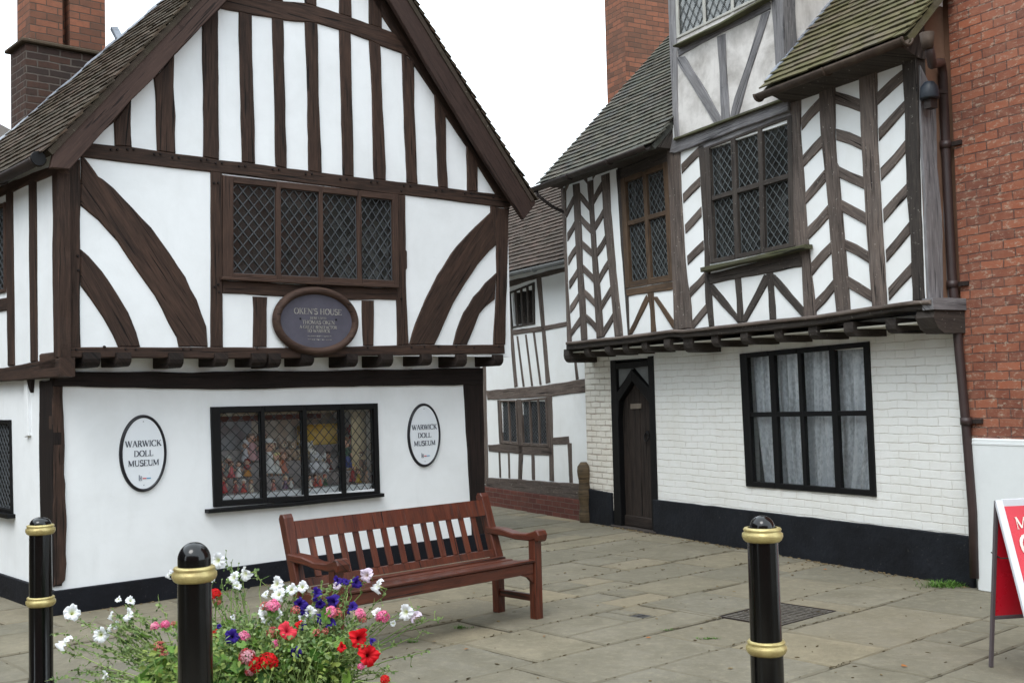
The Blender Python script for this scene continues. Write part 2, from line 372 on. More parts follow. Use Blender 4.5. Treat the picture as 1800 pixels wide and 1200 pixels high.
def plinthmat(name, a, b, spot):
    m = NM(name, .65, .2); o = m.map('Object'); c = m.mix(m.ramp(m.noise(o, 2.5, 7, .7), [(.35, 0.), (.7, 1.)]), a, b)
    c = m.mix(m.ramp(m.noise(m.map('Object', (1, 1, 1.6)), 9, 9, .85), [(.60, 0.), (.68, .55)]), c, spot)
    c = m.mix(m.ramp(m.noise(o, 45, 3, .5), [(.68, 0.), (.74, .5)]), c, spot); m.color(c); m.bump(m.noise(o, 12, 7, .7), .8, .012); return m.m
MT['plinth'] = plinthmat('worn_black_plinth', rgb(24, 26, 33), rgb(16, 17, 22), rgb(62, 62, 62)); MT['tar'] = plinthmat('worn_tar_plinth', rgb(30, 33, 39), rgb(16, 17, 21), rgb(78, 76, 72))
MT['came_w'] = simple('pale_lead_came', rgb(96, 102, 104), .5, .5, var=.2)
MT['came_d'] = simple('dark_lead_came', rgb(46, 50, 52), .45, .5, var=.2)
MT['iron'] = simple('gutter_iron', rgb(52, 42, 38), .6, .4, bumps=.4, sc=9, dark=rgb(34, 28, 27))
MT['iron_rust'] = simple('rusty_gutter', rgb(78, 66, 56), .75, .3, bumps=.6, sc=7, dark=rgb(52, 40, 34))
MT['pipe'] = simple('brown_downpipe_paint', rgb(60, 46, 44), .45, .45, bumps=.2, dark=rgb(48, 36, 35))
MT['grey_iron'] = simple('grey_gutter_paint', rgb(120, 122, 122), .6, .4, bumps=.4)
MT['glass'] = glassmat('window_glass')
MT['glass_d'] = glassmat('old_window_glass', tint=(.62, .64, .66), ior=1.5, dirt=.05)
MT['glass_c'] = glassmat('clear_shop_glass', tint=(.98, .99, .98), ior=1.45, dirt=.02)
MT['room'] = simple('dim_room', rgb(58, 46, 42), .9, .1, var=.4, sc=2)
MT['room_d'] = simple('dark_room', rgb(40, 40, 42), .9, .1, var=.4, sc=2)
# ================================================================== building helpers
def sheet(bm, a0, a1, b0, b1, holes, d, reveal=.16, plane='y', sub=None):
    """wall face with real openings and reveals; holes = (a0,a1,b0,b1)"""
    mp = (lambda a, b, q: (a, q, b)) if plane == 'y' else (lambda a, b, q: (q, a, b))
    A = sorted({a0, a1} | {h[i] for h in holes for i in (0, 1)}); B = sorted({b0, b1} | {h[i] for h in holes for i in (2, 3)})
    A = [a for a in A if a0 <= a <= a1]; B = [b for b in B if b0 <= b <= b1]
    vc = {}
    def V(a, b, q):
        k = (round(a, 5), round(b, 5), round(q, 5))
        if k not in vc: vc[k] = bm.verts.new(mp(a, b, q))
        return vc[k]
    for i in range(len(A) - 1):
        for j in range(len(B) - 1):
            ca, cb = (A[i] + A[i+1]) / 2, (B[j] + B[j+1]) / 2
            if any(h[0] < ca < h[1] and h[2] < cb < h[3] for h in holes): continue
            bm.faces.new([V(A[i], B[j], d), V(A[i+1], B[j], d), V(A[i+1], B[j+1], d), V(A[i], B[j+1], d)])
    for h in holes:
        c = [(h[0], h[2]), (h[1], h[2]), (h[1], h[3]), (h[0], h[3])]
        for i in range(4):
            p, q = c[i], c[(i + 1) % 4]
            bm.faces.new([V(*p, d), V(*q, d), bm.verts.new(mp(*q, d + reveal)), bm.verts.new(mp(*p, d + reveal))])
def room(parent, a0, a1, b0, b1, d0, d1, mat, plane='y', name='room_interior'):
    bm = BM(); mp = (lambda a, b, q: (a, q, b)) if plane == 'y' else (lambda a, b, q: (q, a, b))
    v = [bm.verts.new(mp(a, b, q)) for q in (d0, d1) for a, b in ((a0, b0), (a1, b0), (a1, b1), (a0, b1))]
    for q in ((4,5,6,7), (0,1,5,4), (1,2,6,5), (2,3,7,6), (3,0,4,7)): bm.faces.new([v[i] for i in q])
    return finish(bm, name, mat, parent, recalc=False)
def Q(quad, s, t):
    (ax, az), (bx, bz), (cx, cz), (dx, dz) = quad
    return ((ax*(1-s)+bx*s)*(1-t) + (dx*(1-s)+cx*s)*t, (az*(1-s)+bz*s)*(1-t) + (dz*(1-s)+cz*s)*t)
def sub(quad, s0, s1, t0, t1): return [Q(quad, s0, t0), Q(quad, s1, t0), Q(quad, s1, t1), Q(quad, s0, t1)]
def clipseg(nx, ny, fam, k):
    pts = []
    # fam +1: s*nx + t*ny = k ; fam -1: s*nx - t*ny = k
    for s in (0, 1):
        t = (k - s * nx) / ny * (1 if fam > 0 else -1)
        if -1e-9 <= t <= 1 + 1e-9: pts.append((s, t))
    for t in (0, 1):
        s = (k - fam * t * ny) / nx
        if 1e-9 < s < 1 - 1e-9: pts.append((s, t))
    if len(pts) < 2: return None
    a = min(pts); b = max(pts)
    return (a, b) if math.dist(a, b) > 1e-3 else None
def leading(parent, quads, nx, ny, y, w, mat, plane='y', name='leading'):
    bm = BM(); mp = (lambda p, q: Vector((p[0], q, p[1]))) if plane == 'y' else (lambda p, q: Vector((q, p[0], p[1])))
    for q in quads:
        for fam in (1, -1):
            for k in range(-int(ny) - 2, int(nx + ny) + 3):
                sg = clipseg(nx, ny, fam, k + .5)
                if not sg: continue
                a, b = Q(q, *sg[0]), Q(q, *sg[1]); dy = y + (.0015 if fam > 0 else -.0015)
                bar(bm, mp(a, dy), mp(b, dy), w, .006, up=Vector((0, 1, 0)) if plane == 'y' else Vector((1, 0, 0)))
        e = [Q(q, 0, 0), Q(q, 1, 0), Q(q, 1, 1), Q(q, 0, 1)]
        for i in range(4): bar(bm, mp(e[i], y + .004), mp(e[(i+1) % 4], y + .004), w * 1.6, .006, up=Vector((0, 1, 0)) if plane == 'y' else Vector((1, 0, 0)))
    return finish(bm, name, mat, parent, recalc=False)
def clip_unit(poly):
    for ax, lim, sg in ((0, 0, 1), (0, 1, -1), (1, 0, 1), (1, 1, -1)):
        out = []
        for i in range(len(poly)):
            a, b = poly[i], poly[(i + 1) % len(poly)]
            ia, ib = (a[ax] - lim) * sg >= -1e-9, (b[ax] - lim) * sg >= -1e-9
            if ia: out.append(a)
            if ia != ib:
                t = (lim - a[ax]) / (b[ax] - a[ax]); out.append((a[0] + (b[0]-a[0]) * t, a[1] + (b[1]-a[1]) * t))
        poly = out
        if len(poly) < 3: return None
    return poly
def panes(parent, quads, nx, ny, y, mat, tilt=.02, plane='y', name='pane'):
    bm = BM(); mp = (lambda p, q: Vector((p[0], q, p[1]))) if plane == 'y' else (lambda p, q: Vector((q, p[0], p[1])))
    for q in quads:
        if not nx:
            f_ = bm.faces.new([bm.verts.new(mp(Q(q, *st), y)) for st in ((0,0),(1,0),(1,1),(0,1))]); f_.normal_update()
            if f_.normal[1 if plane == 'y' else 0] > 0: f_.normal_flip()
            continue
        for i in range(-1, 2 * int(nx) + 3):
            for j in range(-1, 2 * int(ny) + 3):
                if (i + j) % 2: continue
                # diamonds centred so that corners meet on the lead lines
                cs, ct = (i) / 2 / nx, (j) / 2 / ny
                P = clip_unit([(cs - .5/nx, ct), (cs, ct - .5/ny), (cs + .5/nx, ct), (cs, ct + .5/ny)])
                if not P or abs(area2(P)) < 1e-5: continue
                tx, ty = random.gauss(0, tilt), random.gauss(0, tilt); c = Q(q, cs, ct)
                if random.random() < .07: tx = random.uniform(-.06, .06); ty = random.uniform(-.02, .09)
                vs = []
                for st in P:
                    r = Q(q, *st); vs.append(bm.verts.new(mp(r, y + (r[0]-c[0]) * tx + (r[1]-c[1]) * ty)))
                f_ = bm.faces.new(vs); f_.normal_update()
                if f_.normal[1 if plane == 'y' else 0] > 0: f_.normal_flip()   # glass always faces the street
    return finish(bm, name, mat, parent, recalc=False)
def window(parent, quad, S, T, yf, mat, glass, came, nx, ny, cw=.009, depth=.09, set_=.035, room_=None, tilt=.02, plane='y', label=None, rm=.3, name='window', mull_set=.008):
    """quad TL,TR,BR,BL outline of the frame; S/T = light boundaries as fractions"""
    bm = BM(); e = [0] + [v for p in S for v in p] + [1]; g = [0] + [v for p in T for v in p] + [1]
    for i in range(0, len(e), 2):
        inner = 0 < i < len(e) - 2
        if e[i+1] > e[i]: prism(bm, sub(quad, e[i], e[i+1], 0, 1), yf + (mull_set if inner else 0), yf + depth, plane, bev=.005, jit=.0015)
    for i in range(0, len(g), 2):
        inner = 0 < i < len(g) - 2
        if g[i+1] > g[i]:
            for k in range(1, len(e) - 2, 2): prism(bm, sub(quad, e[k] - .001, e[k+1] + .001, g[i], g[i+1]), yf + (mull_set + .003 if inner else .003), yf + depth - .002, plane, bev=.004, jit=.001)
    w = finish(bm, name, mat, parent)
    if label: w['label'] = label
    Ls = [sub(quad, s0, s1, t0, t1) for s0, s1 in S for t0, t1 in T]
    _h = [t1 - t0 for t0, t1 in T]; ny0 = ny
    for i_, q_ in enumerate(Ls):
        ny = ny0 * _h[i_ % len(T)] / max(_h)
        panes(w, [q_], nx, ny, yf + set_ + .008, glass, tilt, plane)
        if nx and came: leading(w, [q_], nx, ny, yf + set_, cw, came, plane)
    if room_:
        a = [p[0] for p in quad]; b = [p[1] for p in quad]
        room(w, min(a) - rm, max(a) + rm, min(b) - rm, max(b) + rm, yf + depth - .004, yf + depth + room_[0], room_[1], plane)
    return w
def timber(parent, fr, t, pts, name='stud', off=-.3, back=.1, mat='oak1', plane='y', jit=.005, bev=.008, mr=None, dz=0):
    """timber traced on its own wall plane"""
    P = fr.F(t, pts, off) if plane == 'y' else fr.X(t, pts, off)
    if mr: P = mr(P)
    bm = BM(); prism(bm, P, off - dz, off + back, plane, bev, jit, .1)
    return finish(bm, name, MT[mat], parent)
def tiles(bm, o, al, up, L, Hh, clip=None, tw=.165, g=.1, th=.013, deck=.05, sag=.0, gap=.016):
    o, al, up = Vector(o), Vector(al).normalized(), Vector(up).normalized(); n = al.cross(up)
    if n.z < 0: n = -n
    rows = int(Hh / g)
    for r in range(rows):
        h0 = r * g; off = (tw / 2 if r % 2 else 0) - tw; cnt = int(L / tw) + 2; wob = random.uniform(-.004, .004)
        for c in range(cnt):
            a0 = off + c * tw + .002; a1 = a0 + tw - .004
            a0 = max(a0, 0 + random.uniform(-.008, .008)); a1 = min(a1, L + random.uniform(-.008, .008))
            if a1 - a0 < .03: continue
            if clip and not clip((a0 + a1) / 2, h0 + g / 2): continue
            jl = random.uniform(-.005, .005) + wob; lift = random.uniform(0, .006); tw_ = random.uniform(-.003, .003); ln = g * 1.7
            sg = sag * math.sin(math.pi * min(1, max(0, (a0 / L)))) if sag else 0
            P = []
            for a, h, z in ((a0, h0 + jl, gap + lift + tw_), (a1, h0 + jl + tw_, gap + lift - tw_), (a1, h0 + ln, -.012), (a0, h0 + ln, -.012)):
                q = o + al * a + up * h + n * (z + .014 - sg); P.append((q, q + n * th))
            v = [bm.verts.new(x) for pr in P for x in pr]
            fs = [bm.faces.new([v[i] for i in q]) for q in ((1,3,5,7), (0,1,3,2)[::-1], (2,3,5,4)[::-1], (6,7,1,0)[::-1])]
            setcol(bm, fs, (random.random(), random.random(), random.random()))
def slab(bm, P, n, t):
    """closed slab from polygon of Vectors, thickened along -n"""
    a = [bm.verts.new(p) for p in P]; b = [bm.verts.new(Vector(p) - Vector(n) * t) for p in P]
    fs = [bm.faces.new(a), bm.faces.new(b[::-1])]
    for i in range(len(P)):
        j = (i + 1) % len(P); fs.append(bm.faces.new([a[i], b[i], b[j], a[j]]))
    setcol(bm, fs, (.0, .0, .3)); return fs
# ================================================================== HOUSE 1 : gabled timber framed house
h1 = H1.root('timber_framed_house', 'black and white timber framed house with a big front gable, jettied upper floor', 'house')
UY = -.30; PY = UY + .016
# --- plaster
wtl, wtr = H1.on(*px('D', [(118, 80)])[0], UY), H1.on(*px('D', [(995, 178)])[0], UY)
wbr, wbl = H1.on(*px('D', [(1003, 636)])[0], UY), H1.on(*px('D', [(118, 598)])[0], UY)
UW = (wbl[0] + .02, wbr[0] - .02, max(wbl[1], wbr[1]) + .02, min(wtl[1], wtr[1]) - .02)
gq = H1.F('F', [(52, 150), (850, 132), (862, 575), (66, 628)], 0)
GW = (max(gq[0][0], gq[3][0]) + .02, min(gq[1][0], gq[2][0]) - .02, max(gq[2][1], gq[3][1]) + .03, min(gq[0][1], gq[1][1]) - .02)
sq = H1.X('C', [(-60, 195), (22, 165), (24, 640), (-60, 655)], -.085)
SW = (sq[1][0] + .02, 1.75, sq[2][1] + .02, sq[1][1] - .02)
gs = H1.X('E', [(-40, 285), (41, 275), (48, 605), (-40, 590)], 0)
GS = (gs[1][0] + .02, 1.9, gs[2][1] + .02, gs[1][1] - .02)
bm = BM()
sheet(bm, 0, 4.56, .1, 2.13, [GW], 0)
sheet(bm, -.068, 4.76, 2.1, 3.76, [UW], PY)
f = bm.faces.new([bm.verts.new(v) for v in ((4.76, PY + .002, 3.72), (-.068, PY + .002, 3.72), (-.0, PY + .002, 3.82), (2.42, PY + .002, 6.6), (4.76, PY + .002, 3.92))])
sheet(bm, 0, 3.5, .1, 2.1, [GS], 0, plane='x')
sheet(bm, PY, 3.5, 2.0, 3.75, [SW], -.068, plane='x')
sheet(bm, 0, 3.5, 0, 2.1, [], 4.56, plane='x'); sheet(bm, PY, 3.5, 2.1, 3.9, [], 4.76, plane='x')
f2 = bm.faces.new([bm.verts.new(v) for v in ((-.068, 3.5, 0), (4.76, 3.5, 0), (4.76, 3.5, 3.8), (-.068, 3.5, 3.7))])
wl = finish(bm, 'plaster_wall', MT['white1'], h1, recalc=False)
# jetty soffit
bm = BM(); box(bm, -.066, 4.755, PY + .004, .3, 2.125, 2.14); finish(bm, 'jetty_soffit', MT['soffit'], h1)
# --- frame timbers of the gable front
T = lambda t, pts, name='stud', **k: timber(h1, H1, t, pts, name, UY, **k)
tie_t = [(112,245),(163,252),(201,256),(230,258),(277,265),(309,270),(359,276),(385,281),(426,285),(485,293),(543,300),(604,308),(658,315),(716,321),(772,328),(823,335),(873,341),(896,344)]
tie_b = [(897,366),(863,362),(714,343),(693,342),(550,324),(403,306),(370,302),(255,289),(160,278),(112,272)]
T('p', tie_t + tie_b, 'tie_beam', jit=.002)
T('C', [(300,-40),(425,-60),(427,180),(425,420),(428,932),(306,935)], 'corner_post')
T('C', [(427,-95),(470,-40),(500,0),(520,30),(545,45),(600,90),(700,195),(800,300),(900,440),(980,560),(1040,680),(1090,820),(1098,928),(945,928),(935,880),(890,800),(820,660),(720,520),(620,370),(520,260),(427,183)], 'brace')
T('C', [(427,413),(470,450),(540,530),(620,650),(680,750),(720,850),(742,928),(625,928),(600,870),(550,780),(490,690),(427,605)], 'brace')
T('D', [(60,60),(118,66),(119,640),(122,942),(60,942),(62,500)], 'window_post')
T('D', [(995,176),(1038,182),(1040,455),(1046,462),(1047,545),(1041,555),(1044,700),(1056,930),(997,934),(992,700),(1004,640)], 'window_post')
T('D', [(121,607),(560,630),(1003,646),(992,706),(760,706),(480,692),(121,672)], 'rail')
T('D', [(272,688),(344,692),(342,942),(273,942)]); T('D', [(820,708),(880,708),(878,935),(828,936)])
T('D', [(548,696),(610,698),(608,938),(548,940)])
T('D', [(1466,232),(1560,248),(1556,300),(1540,930),(1480,930),(1492,700),(1497,600),(1495,430),(1466,265)], 'corner_post')
T('D', [(1466,266),(1420,310),(1330,400),(1270,470),(1200,580),(1140,700),(1090,820),(1058,930),(1185,930),(1230,830),(1280,720),(1340,620),(1400,530),(1460,460),(1495,430)], 'brace')
T('D', [(1497,568),(1440,620),(1380,690),(1330,770),(1295,860),(1278,930),(1348,929),(1385,840),(1410,775),(1440,740),(1488,702)], 'brace')
T('p', [(105,608),(143,610),(370,610),(500,611),(620,609),(720,606),(887,606),(888,621),(720,624),(637,625),(500,630),(370,630),(210,628),(105,629)], 'bressumer', dz=.004, jit=.002)
for P in ([('A',690,735),('A',793,600),('A',790,740),('A',797,885),('A',695,877)],
          [('A',930,470),('A',1053,325),('A',1050,450),('A',1053,600),('A',1061,700),('A',1056,800),('A',1060,925),('A',950,908),('A',943,700)],
          [('A',1222,150),('A',1316,50),('A',1318,400),('A',1322,963),('A',1228,945)],
          [('A',1443,70),('A',1520,88),('A',1528,500),('A',1540,985),('A',1462,975),('A',1450,500)],
          [('B',101,105),('B',168,120),('B',176,500),('B',188,1015),('B',122,1000),('B',112,500)],
          [('B',298,130),('B',373,138),('B',380,500),('B',400,1045),('B',320,1030),('B',312,500)],
          [('B',505,178),('B',573,200),('B',580,500),('B',592,1065),('B',527,1057),('B',514,500)],
          [('B',685,240),('B',752,272),('B',760,500),('B',776,800),('B',785,1085),('B',716,1080),('B',706,760),('B',700,500)],
          [('B',883,318),('B',955,380),('B',960,700),('B',978,1110),('B',912,1102),('B',896,700)],
          [('B',1078,560),('B',1145,690),('B',1150,900),('B',1160,1135),('B',1105,1127),('B',1093,900)],
          [('B',1272,870),('B',1340,990),('B',1340,1155),('B',1277,1150)]):
    T('p', [px(t, [(x, y)])[0] for t, x, y in P])
col_b = [('A',1300,45),('A',1380,62),('A',1440,72),('A',1520,90),('B',60,101),('B',100,108),('B',170,122),('B',300,132),('B',373,140),('B',505,180),('B',573,200),('B',685,243),('B',752,275),('B',883,322),('B',960,365)]
col_t = [('B',900,255),('B',825,195),('B',765,172),('B',685,145),('B',580,107),('B',505,82),('B',368,38),('B',298,19),('B',165,8),('B',100,2),('B',0,-18),('B',-120,-40),('A',1400,-30)]
T('p', [px(t, [(x, y)])[0] for t, x, y in col_b + col_t], 'collar_beam', jit=.003)
def up_to(x, ztop): return lambda P: [(a, b if b < ztop else ztop) for a, b in P]
for x0, x1, y0, y1, dx in ((298,368,20,40,-16), (505,580,84,106,-14), (685,762,148,172,-10), (95,165,2,10,-18), (-100,-40,-38,-20,-20)):
    T('B', [(x0,y0),(x1,y1),(x1+dx,-560 if x0<600 else -170),(x0+dx,-560 if x0<600 else -250)])
# principal rafters just under the roof
T('B', [(560,-230),(762,98),(955,393),(1078,573),(1145,698),(1272,885),(1340,998),(1447,1170),(1560,1190),(1000,100),(760,-230)], 'rafter', jit=.002)
T('A', [(520,880),(690,735),(790,605),(930,470),(1222,155),(1500,-110),(1400,-180),(1000,150),(560,640),(430,800)], 'rafter', jit=.002)
# pegs
_b = BM(); bmesh.ops.create_cone(_b, segments=8, radius1=.012, radius2=.009, depth=.016, cap_ends=True, matrix=Matrix.Rotation(math.pi/2, 4, 'X'))
PEG = finish(_b, 'peg', MT['black_oak'], h1); PEG.location = (.3, UY - .008, 2.165)
def peg(u, v, off=UY):
    a, b = H1.on(u, v, off); c = PEG.copy(); COL.objects.link(c); c.parent = h1; c.location = (a, off - .005, b)
for i, (x, y) in enumerate(tie_t):
    if 2 <= i <= 16:
        for dx in (-6, 5): peg(x + dx, y + 5 + (i % 3))
for t, pts in (('C', [(370,945),(402,943),(662,940),(715,942),(965,940),(1005,940),(410,450),(413,525),(1150,65),(1150,600),(1155,640)]), ('D', [(845,945),(1130,940),(1065,945),(1200,940),(1290,940),(1380,945),(1505,940),(290,950),(75,120),(78,640),(1015,700),(1015,160)])):
    for q in px(t, pts): peg(*q)
# side wall timbers (upper)
TS = lambda t, pts, name='stud', **k: timber(h1, H1, t, pts, name, -.085, plane='x', **k)
TS('C', [(274,10),(303,0),(307,985),(281,990)], 'corner_post')
TS('C', [(148,60),(183,45),(190,1005),(158,1010)]); TS('C', [(28,110),(60,100),(70,1025),(38,1030)])
TS('C', [(-200,250),(0,80),(303,-45),(303,12),(150,72),(0,135),(-200,230)], 'wall_plate')
TS('C', [(-200,1065),(0,1040),(150,1012),(315,985),(315,1085),(150,1100),(0,1110),(-200,1130)], 'bressumer', back=.12)
TS('C', [(-60,690),(36,668),(38,735),(-60,750)], 'rail')
# barge boards
bl = H1.F('A', [(420,1020),(560,865),(790,605),(930,470),(1055,325),(1222,155),(1370,0)], -.45) + [(2.42, 6.50), (2.42, 6.80)] + H1.F('A', [(1170,0),(500,700),(330,880),(305,1010)], -.45)
bm = BM(); prism(bm, bl, -.45, -.405, bev=.006, jit=.001); finish(bm, 'bargeboard', MT['barge'], h1)
br = [(2.42, 6.78)] + H1.F('B', [(925,0),(1060,200),(1180,400),(1290,590),(1400,770),(1560,1020),(1690,1222)], -.45) + H1.F('D', [(1632,303)], -.45) + H1.F('B', [(1530,1195),(1430,1040),(1310,850),(1190,650),(1050,420),(920,195),(805,0)], -.45) + [(2.42, 6.46)]
bm = BM(); prism(bm, br, -.449, -.404, bev=.006, jit=.001); finish(bm, 'bargeboard', MT['barge'], h1)
# roof
bm = BM()
RZ, RS = 3.93, 1.2
uL = Vector((1, 0, RS)); nL = Vector((-RS, 0, 1)).normalized()
def hipy(x): return 2.56 - 1.765 * (x - .37) if x < 1.5 else .565
x0 = -.22
tiles(bm, (x0, -.475, RZ + RS * x0), (0, 1, 0), uL, 4.2, 2.64 * math.hypot(1, RS), clip=lambda a, h: (a - .475) < hipy(x0 + h / math.hypot(1, RS)), gap=.006)
zz = lambda x: RZ + RS * x
slab(bm, [Vector((x0 + .02, -.46, zz(x0 + .02) + .005)), Vector((2.42, -.46, zz(2.42))), Vector((2.42, .55, zz(2.42))), Vector((1.45, .62, zz(1.45))), Vector((x0 + .02, 3.55, zz(x0 + .02)))], nL, .05)
RZ2, RS2 = 9.60, -1.157
x1 = 5.02; uR = Vector((-1, 0, -RS2))
tiles(bm, (x1, -.475, RZ2 + RS2 * x1), (0, 1, 0), uR, 4.1, 2.6 * math.hypot(1, RS2), clip=lambda a, h: (a - .475) < hipy(4.84 - (x1 - h / math.hypot(1, RS2))))
z2 = lambda x: RZ2 + RS2 * x
slab(bm, [Vector((x1 - .02, -.46, z2(x1 - .02))), Vector((2.42, -.46, z2(2.42))), Vector((2.42, .55, z2(2.42))), Vector((3.39, .62, z2(3.39))), Vector((x1 - .02, 3.5, z2(x1 - .02)))], Vector((-RS2, 0, 1)).normalized(), .05)
fs = [bm.faces.new([bm.verts.new(v) for v in ((x0, 3.6, zz(x0) - .03), (1.45, .63, zz(1.45) - .03), (2.42, .56, zz(2.42)), (3.39, .63, z2(3.39)), (x1, 3.6, z2(x1) - .05))])]
setcol(bm, fs, (.4, .4, .4))
for i in range(5):   # ridge tiles
    tube(bm, [(2.42, -.47 + i * .22, 6.84), (2.42, -.26 + i * .22, 6.85)], .1, 10)
roof1 = finish(bm, 'tile_roof', MT['tile1'], h1, recalc=True)
# lead flashing on hip
bm = BM()
for i in range(9):
    xa, xb = .3 + i * .12, .43 + i * .12
    pa, pb = Vector((xa, hipy(xa) + .02, zz(xa) + .03 + random.uniform(-.01, .02))), Vector((xb, hipy(xb) + .02, zz(xb) + .03))
    bar(bm, pa, pb, .13 + random.uniform(0, .05), .02, up=nL)
bar(bm, Vector((1.12, hipy(1.12) + .05, zz(1.12) - .02)), Vector((1.09, hipy(1.09) + .1, zz(1.12) + .14)), .07, .04, up=Vector((0, 1, 0)))
finish(bm, 'lead_flashing', MT['lead'], h1)
# chimney
bm = BM()
cc = H1.F('A', [(155, 650), (155, 250), (520, 350), (205, 100), (385, 100), (430, 100), (632, 100)], 2.3)
cx0, ctop = cc[0][0], cc[1][1]; cx1 = 1.75
box(bm, cx0, cx1, 2.3, 2.76, 0, ctop - .02)
chb = finish(bm, 'chimney', MT['cbrick_d'], h1)
bm = BM(); box(bm, cx0 - .05, cx1 + .05, 2.25, 2.81, ctop - .015, ctop + .025, bev=.01); finish(bm, 'coping', MT['tile1'], chb); bm = BM(); box(bm, cx0 - .03, cx1 + .03, 2.27, 2.79, 3.98, 4.03, bev=.01); finish(bm, 'coping', MT['tile1'], chb)
bm = BM(); box(bm, cx0 + .06, cc[4][0], 2.34, 2.74, ctop + .031, 7.6); box(bm, cc[5][0], cc[6][0] + .02, 2.34, 2.74, ctop + .031, 7.6)
box(bm, cc[4][0] - .02, cc[5][0] + .02, 2.5, 2.72, ctop + .031, 7.6); finish(bm, 'flue_stack', MT['cbrick'], chb)
# gutter on the left eave
def gutter(parent, a, b, r=.055, mat='iron', ends=True, name='gutter'):
    bm = BM(); a, b = Vector(a), Vector(b); d = (b - a).normalized(); s = d.cross(Vector((0, 0, 1))).normalized(); rows = []
    N = 10
    for p in (a, b):
        rows.append([bm.verts.new(p + s * (r * math.cos(t)) + Vector((0, 0, r * math.sin(t)))) for t in [math.pi + math.pi * k / N for k in range(N + 1)]]
                    + [bm.verts.new(p + s * ((r - .008) * math.cos(t)) + Vector((0, 0, (r - .008) * math.sin(t)))) for t in [2 * math.pi - math.pi * k / N for k in range(N + 1)]])
    m = len(rows[0])
    for i in range(m):
        j = (i + 1) % m; f = bm.faces.new([rows[0][i], rows[0][j], rows[1][j], rows[1][i]]); f.smooth = True
    for rw in rows: bm.faces.new(rw)
    L = (b - a).length; k = 0
    while k * .9 < L:
        p = a + d * (k * .9 + .02); tube(bm, [p + s * (-(r+.006) * math.cos(t)) + Vector((0, 0, -(r+.006) * math.sin(t))) for t in [math.pi * q / 8 for q in range(9)]], .012, 5); k += 1
    return finish(bm, name, MT[mat], parent)
gutter(h1, (-.25, -.40, 3.64), (-.25, 3.5, 3.62), .055)
bm = BM(); tube(bm, [(-.25, -.405, 3.635), (-.25, -.385, 3.635)], .058, 12); finish(bm, 'gutter_end', MT['black'], h1)
# ground floor: beam under the jetty, posts, joists
G0 = lambda t, pts, name, off=-.02, back=.1, **k: timber(h1, H1, t, pts, name, off, back=back, **k)
G0('p', [(95,652),(300,654),(600,651),(850,647),(850,676),(816,676),(640,678),(520,681),(380,684),(240,681),(160,680),(95,679)], 'jetty_beam', mat='black_oak', off=-.03, jit=.004)
G0('p', [(816,672),(850,660),(853,880),(851,975),(834,975),(828,880)], 'corner_post', mat='black_oak')
gp = [(-.02, 1.86)] + [H1.on(*q, -.02) for q in px('E', [(222,158),(226,300),(231,500),(236,650),(235,780),(230,838),(216,854),(205,856)])] + [(-.02, H1.on(*px('E', [(205, 856)])[0], -.02)[1])]
bm = BM(); prism(bm, gp, -.022, .06, bev=.008, jit=.006, step=.07); finish(bm, 'corner_post', MT['oak1'], h1)
sp = H1.X('E', [(137,138),(137,400),(141,600),(146,750),(150,850)], -.02)
bm = BM(); prism(bm, [(-.018, sp[0][1])] + sp + [(-.018, sp[-1][1])], -.0215, .05, 'x', bev=.006, jit=.005, step=.07); finish(bm, 'corner_post', MT['black_oak'], h1)
def joist(parent, x, w, z0, z1, yf, yb, mat, name='joist'):
    bm = BM(); h = z1 - z0
    prof = [(yb, z0), (yf + .07, z0), (yf + .035, z0 + h * .08), (yf + .008, z0 + h * .3), (yf, z0 + h * .55), (yf + .006, z1), (yb, z1)]
    prism(bm, prof, x, x + w, 'x', bev=.006, jit=.002); return finish(bm, name, MT[mat], parent)
for i, u in enumerate((177, 230, 323, 402, 468, 493, 553, 630, 690, 759, 822, 885)):
    x = H1.on(u, 640, -.33)[0]; w = (.14, .12, .13, .125)[i % 4]
    joist(h1, x - w, w, 2.0 + .008 * math.sin(i * 2.3), 2.121, -.335 - .012 * math.sin(i * 1.7), .12, 'joist')
bm = BM(); box(bm, -.085, .07, -.29, .1, 1.985, 2.124, bev=.012); finish(bm, 'dragon_beam_end', MT['oak1'], h1)
bm = BM(); q = H1.X('E', [(93,134),(110,134),(106,180),(100,165)], -.03); prism(bm, q, -.03, .02, 'x', bev=.004, jit=.002); finish(bm, 'bracket', MT['black_oak'], h1)
bm = BM(); q = H1.X('E', [(84,134),(94,134),(99,330),(86,336)], -.028); prism(bm, q, -.028, .02, 'x', bev=.004, jit=.002)
finish(bm, 'plaster_pilaster', MT['white1'], h1)
# plinth
bm = BM(); box(bm, -.025, 4.59, -.028, .05, -.02, .2, bev=.006); box(bm, -.026, .04, .052, 3.5, -.02, .2, bev=.006)
for v in bm.verts:
    if v.co.z > .15: v.co.z += .012 * noise.noise(Vector((v.co.x, v.co.y, 0)) * 2)
finish(bm, 'plinth', MT['plinth'], h1)
